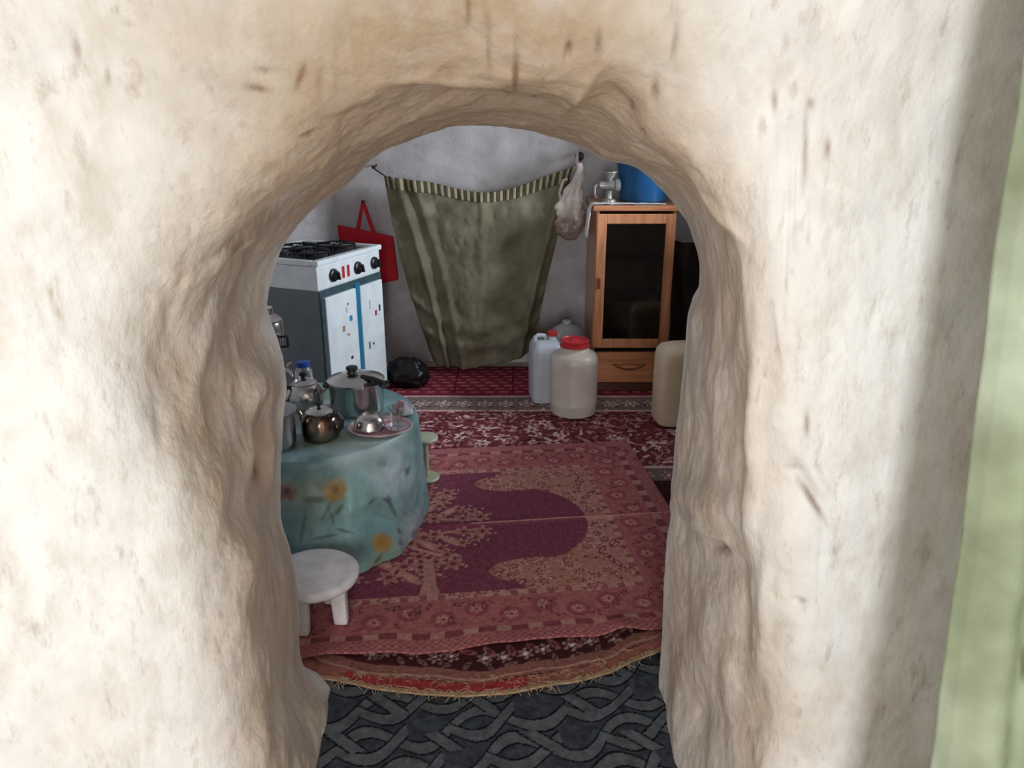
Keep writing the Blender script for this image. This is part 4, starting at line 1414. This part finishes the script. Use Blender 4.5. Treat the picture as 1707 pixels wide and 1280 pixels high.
# ---- white plastic bag on the peg
M_pbag = mat('white_thin_plastic', L(206, 192, 184), rough=0.35, var=0.18, vscale=14, color2=L(160, 132, 124), bump=0.5, bscale=20)
pb = thing('plastic_bag', 'white plastic carrier bag hanging from the dark wall peg', 'bag', (pegp.x - 0.045, pegp.y - 0.115, atY(950, 398, pegp.y - 0.06).z))
u, v = np.meshgrid(np.linspace(0, 1, 60), np.linspace(0, 2 * math.pi, 64, endpoint=False), indexing='ij')
hh_ = pegp.z - pb.location.z - 0.03
wid = 0.072 * np.sqrt(np.clip(1 - (1 - np.clip(u / 0.22, 0, 1)) ** 2, 0, 1)) * (1 - sstep(0.35, 1.0, u)) + 0.012
P = np.stack([wid * np.cos(v) * 1.0 + 0.050 * sstep(0.4, 1, u) - 0.012, wid * 0.55 * np.sin(v), u * hh_], -1)
P[..., :2] *= (1 + 0.10 * np.sin(7 * v + 3 * u) * sstep(0.1, 0.6, u) + 0.42 * fbm(P, 20, 3, 151))[..., None]
colx = lin(214, 202, 194) * np.ones(P.shape)
low_ = sstep(0.42, 0.25, u + 0.12 * fbm(P, 14, 2, 153))[..., None]
colx = colx * (1 - low_ * 0.75) + lin(112, 78, 74) * low_ * 0.75
M_pbagc = mat('bag_with_content', attr=True, rough=0.35, var=0.12, vscale=20, bump=0.5, bscale=24)
grid('body', P, M_pbagc, pb, cv=True, cols=colx)
MB().tube([(0.024, 0, hh_ - 0.03), (0.028, 0.040, hh_ + 0.02), (0.030, 0.110, hh_ + 0.062), (0.022, 0.070, hh_ + 0.020), (0.018, 0.010, hh_ - 0.03)], 0.005, 8).build('handle_loop', M_pbag, pb)
MB().tube([(-0.055, 0, hh_ * 0.45), (-0.075, -0.005, hh_ * 0.62), (-0.055, 0.0, hh_ * 0.78), (-0.03, 0.0, hh_ * 0.80)], [0.012, 0.009, 0.008, 0.008], 8).build('loose_handle', M_pbag, pb)

# ================================================================== CABINET
M_pine = mat('varnished_pine', L(200, 136, 96), rough=0.32, var=0.2, vscale=5, stretch=(9, 9, 0.7), color2=L(162, 106, 72), coat=0.3)
M_pineh = mat('varnished_pine_rail', L(198, 134, 94), rough=0.32, var=0.2, vscale=5, stretch=(0.7, 9, 9), color2=L(160, 104, 70), coat=0.3)
M_dark_in = mat('cabinet_inside', L(84, 60, 46), rough=0.7, var=0.2)
CX0, CX1, CY0, CY1, CH = 0.452, 0.882, 4.20, 4.60, 1.05
cb = thing('display_cabinet', 'varnished wooden cabinet with dark glass door above a carved drawer', 'cabinet', ((CX0 + CX1) / 2, CY0, 0.0135))
hw_ = (CX1 - CX0) / 2
dp = CY1 - CY0
for sgn in (-1, 1):
    a, b = sorted((sgn * hw_, sgn * (hw_ - 0.018)))
    MB().box(a, b, 0.0, dp, 0.0, CH - 0.03).build('side_panel', M_pine, cb, smooth=False, bevel=0.002)
MB().box(-hw_ + 0.018, hw_ - 0.018, dp - 0.010, dp, 0.03, CH - 0.03).build('back_panel', M_dark_in, cb, smooth=False)
MB().box(-hw_ + 0.018, hw_ - 0.018, 0.02, dp - 0.01, 0.255, 0.270).build('bottom_board', M_dark_in, cb, smooth=False)
for z in (0.50, 0.72):
    MB().box(-hw_ + 0.018, hw_ - 0.018, 0.06, dp - 0.01, z, z + 0.012).build('shelf', M_dark_in, cb, smooth=False)
MB().box(-hw_ - 0.022, hw_ + 0.022, -0.025, dp + 0.01, CH - 0.03, CH).build('top_board', M_pineh, cb, smooth=False, bevel=0.006)
MB().box(-hw_ + 0.018, hw_ - 0.018, 0.004, 0.03, 0.0, 0.045).build('plinth', mat('plinth_dark', L(92, 50, 28), rough=0.5, var=0.2), cb, smooth=False)
dz0, dz1, fw = 0.262, CH - 0.045, 0.052
dr = bpy.data.objects.new('door_leaf', None)
d1 = MB().box(-hw_ + 0.004, -hw_ + fw + 0.004, -0.020, -0.001, dz0, dz1).box(hw_ - fw - 0.004, hw_ - 0.004, -0.020, -0.001, dz0, dz1)
d1.box(-hw_ + fw + 0.004, hw_ - fw - 0.004, -0.0195, -0.001, dz0, dz0 + fw).box(-hw_ + fw + 0.004, hw_ - fw - 0.004, -0.0195, -0.001, dz1 - fw, dz1)
door = d1.build('door', M_pine, cb, smooth=False, bevel=0.003)
MB().box(-hw_ + fw + 0.003, hw_ - fw - 0.003, -0.011, -0.007, dz0 + fw - 0.001, dz1 - fw + 0.001).build('pane', pane_mat('smoked_glass', (0.66, 0.62, 0.58, 1), 0.04), door, smooth=False)
MB().box(-hw_ + 0.016, -hw_ + 0.032, -0.030, -0.019, 0.60, 0.66).build('handle', mat('door_handle_dark', L(112, 62, 34), rough=0.4, var=0.2), door, smooth=False, bevel=0.003)
dw = MB().box(-hw_ + 0.006, hw_ - 0.006, -0.018, 0.012, 0.055, 0.235).build('drawer', M_pineh, cb, smooth=False, bevel=0.004)
ov = MB()
ov.tube([(-0.095, -0.018, 0.166), (-0.07, -0.0195, 0.150), (-0.03, -0.0205, 0.138), (0, -0.021, 0.134), (0.03, -0.0205, 0.138), (0.07, -0.0195, 0.150), (0.095, -0.018, 0.166)], [0.003, 0.005, 0.006, 0.006, 0.006, 0.005, 0.003], 8)
ov.tube([(-0.095, -0.018, 0.166), (-0.05, -0.019, 0.160), (0, -0.019, 0.168), (0.05, -0.019, 0.160), (0.095, -0.018, 0.166)], 0.003, 6)
ov.build('carved_grip', mat('carved_dark_wood', L(112, 58, 30), rough=0.4, var=0.2), dw)
MB().box(-hw_ + 0.03, hw_ - 0.03, -0.021, -0.017, 0.205, 0.213).build('moulding', M_pineh, dw, smooth=False)
MB().box(-hw_ + 0.03, hw_ - 0.03, -0.021, -0.017, 0.082, 0.090).build('moulding', M_pineh, dw, smooth=False)
bpy.data.objects.remove(dr)
CTZ = CH + 0.0135

# white cloth on the cabinet top, hanging over the left front corner
M_wcloth = mat('white_lace_cloth', L(222, 218, 212), rough=0.5, var=0.1, vscale=40, bump=0.4, bscale=60)
ccx = (CX0 + CX1) / 2
nx_, ny_ = 70, 40
u, v = np.meshgrid(np.linspace(0, 1, nx_), np.linspace(0, 1, ny_), indexing='ij')
xl0 = CX0 - 0.022
run = u * 0.56 - 0.17            # distance along x; negative part hangs down the left side
P = np.zeros(u.shape + (3,))
hang = np.minimum(run, 0)
P[..., 0] = np.where(run > 0, xl0 + run, xl0 - 0.004 + 0.06 * np.minimum(0, hang))
P[..., 1] = CY0 - 0.020 + v * (0.13 - 0.09 * u) + np.where(run < 0, 0.02 * (-run / 0.17), 0)
P[..., 2] = np.where(run > 0, CTZ + 0.004, CTZ + 0.003 + hang * (0.75 + 0.35 * np.sin(9 * v)))
P[..., 2] += np.where(run > 0, 0.002 * (1 + vnoise(P, 30, 161)), 0)
P[..., 0] -= np.where(run < 0, 0.006 * (1 + np.sin(22 * v)) * np.minimum(1, -run * 20), 0)
tag(grid('cabinet_cloth', P, M_wcloth, solid=0.002, off=1), 'white cloth runner on the cabinet top hanging over its left side', 'cloth')

# meat grinder
M_cast = mat('cast_metal', L(178, 178, 172), rough=0.35, metal=0.6, var=0.2, vscale=14)
gp = Vector((0.535, 4.37, CTZ + 0.001))
mg = thing('meat_grinder', 'grey metal hand-cranked meat grinder standing on the cabinet', 'grinder', gp, 0.1)
MB().lathe([(0, 0), (0.040, 0), (0.040, 0.010), (0.020, 0.020), (0.017, 0.050), (0.022, 0.062), (0, 0.062)], 28).build('pedestal', M_cast, mg)
Mx = Matrix.Translation((0, 0, 0.088)) @ Matrix.Rotation(math.radians(90), 4, 'Y')
MB().lathe([(0, -0.055), (0.018, -0.055), (0.022, -0.040), (0.026, 0.0), (0.028, 0.030), (0.036, 0.032), (0.036, 0.056), (0.028, 0.060), (0, 0.060)], 32, M=Mx).build('barrel', M_cast, mg)
MB().lathe([(0.018, 0.105), (0.020, 0.125), (0.040, 0.155), (0.044, 0.158), (0.044, 0.162), (0.037, 0.158), (0.017, 0.128), (0, 0.115)], 32, c=(0, 0, 0)).build('hopper', M_cast, mg)
ck = MB().tube([(-0.055, 0, 0.088), (-0.072, 0, 0.088), (-0.080, -0.004, 0.080), (-0.084, -0.02, 0.040), (-0.084, -0.022, 0.024)], 0.006, 8).build('crank', M_cast, mg)
MB().lathe([(0, 0), (0.010, 0.002), (0.012, 0.016), (0.009, 0.03), (0, 0.032)], 16, c=(-0.084, -0.022, 0.026), M=Matrix.Rotation(math.radians(80), 4, 'X')).build('crank_grip', M_wood_dark, ck)

# blue basin leaning behind the grinder
M_blue = mat('blue_plastic', L(26, 92, 146), rough=0.35, var=0.08)
bs = thing('blue_basin', 'blue plastic basin on the back of the cabinet top', 'basin', (0.735, 4.44, CTZ + 0.001), 0)
MB().lathe([(0, 0), (0.120, 0), (0.130, 0.004), (0.150, 0.205), (0.152, 0.210), (0.148, 0.210), (0.125, 0.010), (0, 0.006)], 48).build('bowl', M_blue, bs)
rim = MB()
rim.tube([(0.153 * math.cos(a * math.pi / 24), 0.153 * math.sin(a * math.pi / 24), 0.210) for a in range(49)], 0.006, 8)
rim.build('rim', M_blue, bs)

# dark sheet added in place of the shaded recess right of the cabinet
M_shadesheet = mat('shade_sheet_brown', L(54, 42, 36), rough=0.95, var=0.25, vscale=8, bump=0.4, bscale=25)
u, v = np.meshgrid(np.linspace(0, 1, 50), np.linspace(0, 1, 50), indexing='ij')
P = np.stack([0.93 + 0.34 * u + 0.02 * np.sin(5 * v), 4.50 - 0.10 * np.sin(u * 9) * 0.35 - 0.02 * np.cos(u * 23 + v), 0.04 + v * (0.80 - 0.06 * u)], -1)
tag(grid('shade_sheet', P, M_shadesheet, solid=0.004), 'dark brown sheet added for the shade right of the wooden cabinet', 'cloth')

# ================================================================== CONTAINERS
M_milk = mat('milky_plastic', L(206, 196, 186), rough=0.35, var=0.06, vscale=5, sss=0.25, color2=L(190, 178, 166))
M_bluish = mat('bluish_plastic', L(190, 195, 204), rough=0.35, var=0.06, vscale=5, sss=0.25)
M_cream = mat('yellowed_plastic', L(250, 236, 206), rough=0.4, var=0.08, vscale=4, sss=0.25, color2=L(238, 220, 186))
M_redlid = mat('red_lid', L(186, 44, 50), rough=0.35, var=0.1, sss=0.1)
jr = thing('plastic_jar', 'wide white plastic jar with a broad red screw lid', 'jar', (0.327, 3.86, 0.0135))
MB().lathe([(0, 0), (0.105, 0), (0.118, 0.006), (0.123, 0.018), (0.124, 0.06), (0.126, 0.066), (0.124, 0.072), (0.125, 0.29), (0.122, 0.31), (0.110, 0.328), (0.088, 0.340), (0.078, 0.345), (0.076, 0.352), (0.072, 0.356), (0.072, 0.366), (0, 0.366)], 56).build('body', M_milk, jr)
lid = MB().lathe([(0, 0.3665), (0.076, 0.3665), (0.079, 0.370), (0.079, 0.376), (0.074, 0.378), (0.073, 0.398), (0.075, 0.401), (0.070, 0.404), (0.066, 0.399), (0.030, 0.397), (0.026, 0.401), (0.012, 0.404), (0, 0.404)], 56).build('lid', M_redlid, jr)


def jerrycan(name, label, loc, rz, ax, ay, h, material, capmat, capx, handle=True):
    t = thing(name, label, 'jerrycan', loc, rz)
    MB().loft([(0, 0, 0, ax * 0.86, ay * 0.86), (0, 0, 0.008, ax * 0.96, ay * 0.96), (0, 0, 0.03, ax, ay), (0, 0, h * 0.5, ax * 1.01, ay * 1.01), (0, 0, h * 0.84, ax, ay), (0, 0, h * 0.92, ax * 0.95, ay * 0.95),
               (0, 0, h * 0.97, ax * 0.82, ay * 0.85), (0, 0, h, ax * 0.55, ay * 0.6)], 56, 4.5).build('body', material, t)
    MB().lathe([(0.024, h * 0.95), (0.022, h + 0.012), (0.021, h + 0.02), (0, h + 0.02)], 24, c=(capx, 0.03 if handle == 'right' else 0, 0)).build('neck', material, t)
    MB().lathe([(0, h + 0.0205), (0.027, h + 0.0205), (0.028, h + 0.024), (0.027, h + 0.044), (0.024, h + 0.047), (0, h + 0.047)], 28, c=(capx, 0.03 if handle == 'right' else 0, 0)).build('cap', capmat, t)
    if handle == 'right':
        MB().tube([(0.0, -0.03, h * 0.97), (0.01, -0.03, h + 0.020), (0.04, -0.03, h + 0.028), (0.085, -0.03, h + 0.018), (0.095, -0.03, h * 0.955)], 0.011, 10).build('handle', material, t)
    elif handle:
        sg = -1 if capx > 0 else 1
        MB().tube([(sg * ax * 0.72, 0, h * 0.95), (sg * ax * 0.70, 0, h + 0.016), (sg * ax * 0.5, 0, h + 0.026), (sg * ax * 0.05, 0, h + 0.022), (sg * -ax * 0.02, 0, h * 0.985)], 0.012, 10).build('handle', material, t)
    return t


jerrycan('jerrycan', 'bluish white jerrycan with a small red cap behind the white jar', (0.185, 4.065, 0.0135), 0.15, 0.085, 0.10, 0.345, M_bluish, M_redlid, 0.035)
jerrycan('jerrycan', 'yellowed cream jerrycan by the right door jamb', (0.865, 3.735, 0.0135), 0.12, 0.130, 0.105, 0.415, M_cream, mat('cream_cap', L(190, 176, 150), rough=0.4, var=0.1), 0.055, handle='right')
wb2 = thing('water_bottle', 'large clear plastic water bottle between the jar and the cabinet', 'bottle', (0.318, 4.325, 0.0135))
MB().lathe([(0, 0), (0.10, 0), (0.112, 0.01), (0.114, 0.12), (0.110, 0.135), (0.114, 0.15), (0.114, 0.27), (0.105, 0.31), (0.075, 0.345), (0.040, 0.362), (0.026, 0.364), (0.024, 0.372), (0, 0.372)], 48).build('body', mat('bottle_plastic', (0.80, 0.84, 0.86, 1), rough=0.15, var=0.05, trans=0.6, ior=1.25), wb2)
MB().lathe([(0, 0.3725), (0.027, 0.3725), (0.027, 0.384), (0.024, 0.386), (0, 0.386)], 24).build('cap', mat('grey_cap', L(176, 176, 184), rough=0.4, var=0.1), wb2)

# black bag beside the stove
bb = atZ(680, 640, 0.02)
crumple('black_bag', (bb.x, bb.y + 0.02, 0.0135), 0.125, 12, mat('black_bag_plastic', L(18, 18, 22), rough=0.35, var=0.2, bump=0.6, bscale=20), 'crumpled black plastic bag on the carpet beside the stove', 'bag', sx=0.95, sy=0.8, sz=0.8, flat=0.35, amp=0.28)

# ================================================================== PORCH CURTAIN
M_pcurt = mat('pale_green_curtain', attr=True, rough=0.85, var=0.16, vscale=16, bump=0.35, bscale=18, bump2=0.4, b2scale=240, spec=0.2)
pcu = thing('doorway_curtain', 'pale green cloth curtain hanging at the right beside the doorway', 'curtain', (0.55, 0.80, 0.02))
NZc, NXc = 240, 200
z = np.linspace(0.03, 2.12, NZc)[:, None]
s = np.linspace(0, 1, NXc)[None, :]
Xe = 0.5435 + 0.006 * np.exp(-((z - 1.15) / 0.35) ** 2) - 0.012 * sstep(1.50, 1.66, z)
Xc = Xe + 0.62 * s ** 1.0 + 0 * z
flare = 0.08 * np.clip((1.17 - z) / 0.64, -0.3, 1.8)
Yc = 0.853 - flare - 0.10 * np.sin(np.clip(s * 3.0, 0, 1) * math.pi / 2) * 0.35 - 0.035 * np.sin(s * 26 + 0.5 * z) * np.clip(s * 10, 0, 1) * (0.5 + 0.5 * np.clip(2.1 - z, 0, 1)) - 0.16 * s
PCu = np.stack([Xc, Yc + 0 * Xc, z + 0 * Xc], -1)
PCu[..., 1] += 0.012 * fbm(PCu, (6, 6, 4), 3, 171)
PCu[..., 0] += 0.006 * fbm(PCu, (1, 1, 4), 3, 173)
c1, c2, c3 = lin(160, 171, 148), lin(134, 144, 116), lin(188, 200, 182)
n1 = np.clip(0.5 + 0.9 * fbm(PCu, (9, 9, 5), 4, 181), 0, 1)[..., None]
n2 = np.clip(fbm(PCu, (6, 6, 4), 4, 183) * 2, 0, 1)[..., None]
cq = c2 * (1 - n1) + c1 * n1
cq = cq * (1 - 0.6 * n2) + c3 * 0.6 * n2
hemz = (s < 0.025) & (z > 0)
cq[hemz] = cq[hemz] * 0.9
qx_, qy_ = proj(PCu)
d = np.exp(-(((qx_ - 1703) / 7) ** 4 + ((qy_ - 1105) / 26) ** 4))[..., None]
cq = cq * (1 - 0.8 * d) + lin(86, 92, 66) * 0.8 * d
crease = np.exp(-((((qy_ - 960) - 0.62 * (qx_ - 1660)) / 9) ** 2)) * ((qx_ > 1610) & (qx_ < 1720))
PCu[..., 1] -= 0.006 * crease
grid('cloth', PCu - np.array(pcu.location), M_pcurt, pcu, cols=cq, solid=0.003)
MB().tube([(-0.10, 0.0, 2.11), (1.0, -0.05, 2.11)], 0.012, 12).build('rod', M_wood_dark, pcu)
for k in range(9):
    x = -0.04 + k * 0.075
    MB().tube([(x, 0.0 + 0.017 * math.cos(a * math.pi / 8) - 0.0035 * k, 2.11 + 0.017 * math.sin(a * math.pi / 8)) for a in range(17)], 0.0025, 6).build('ring', M_nail, pcu)
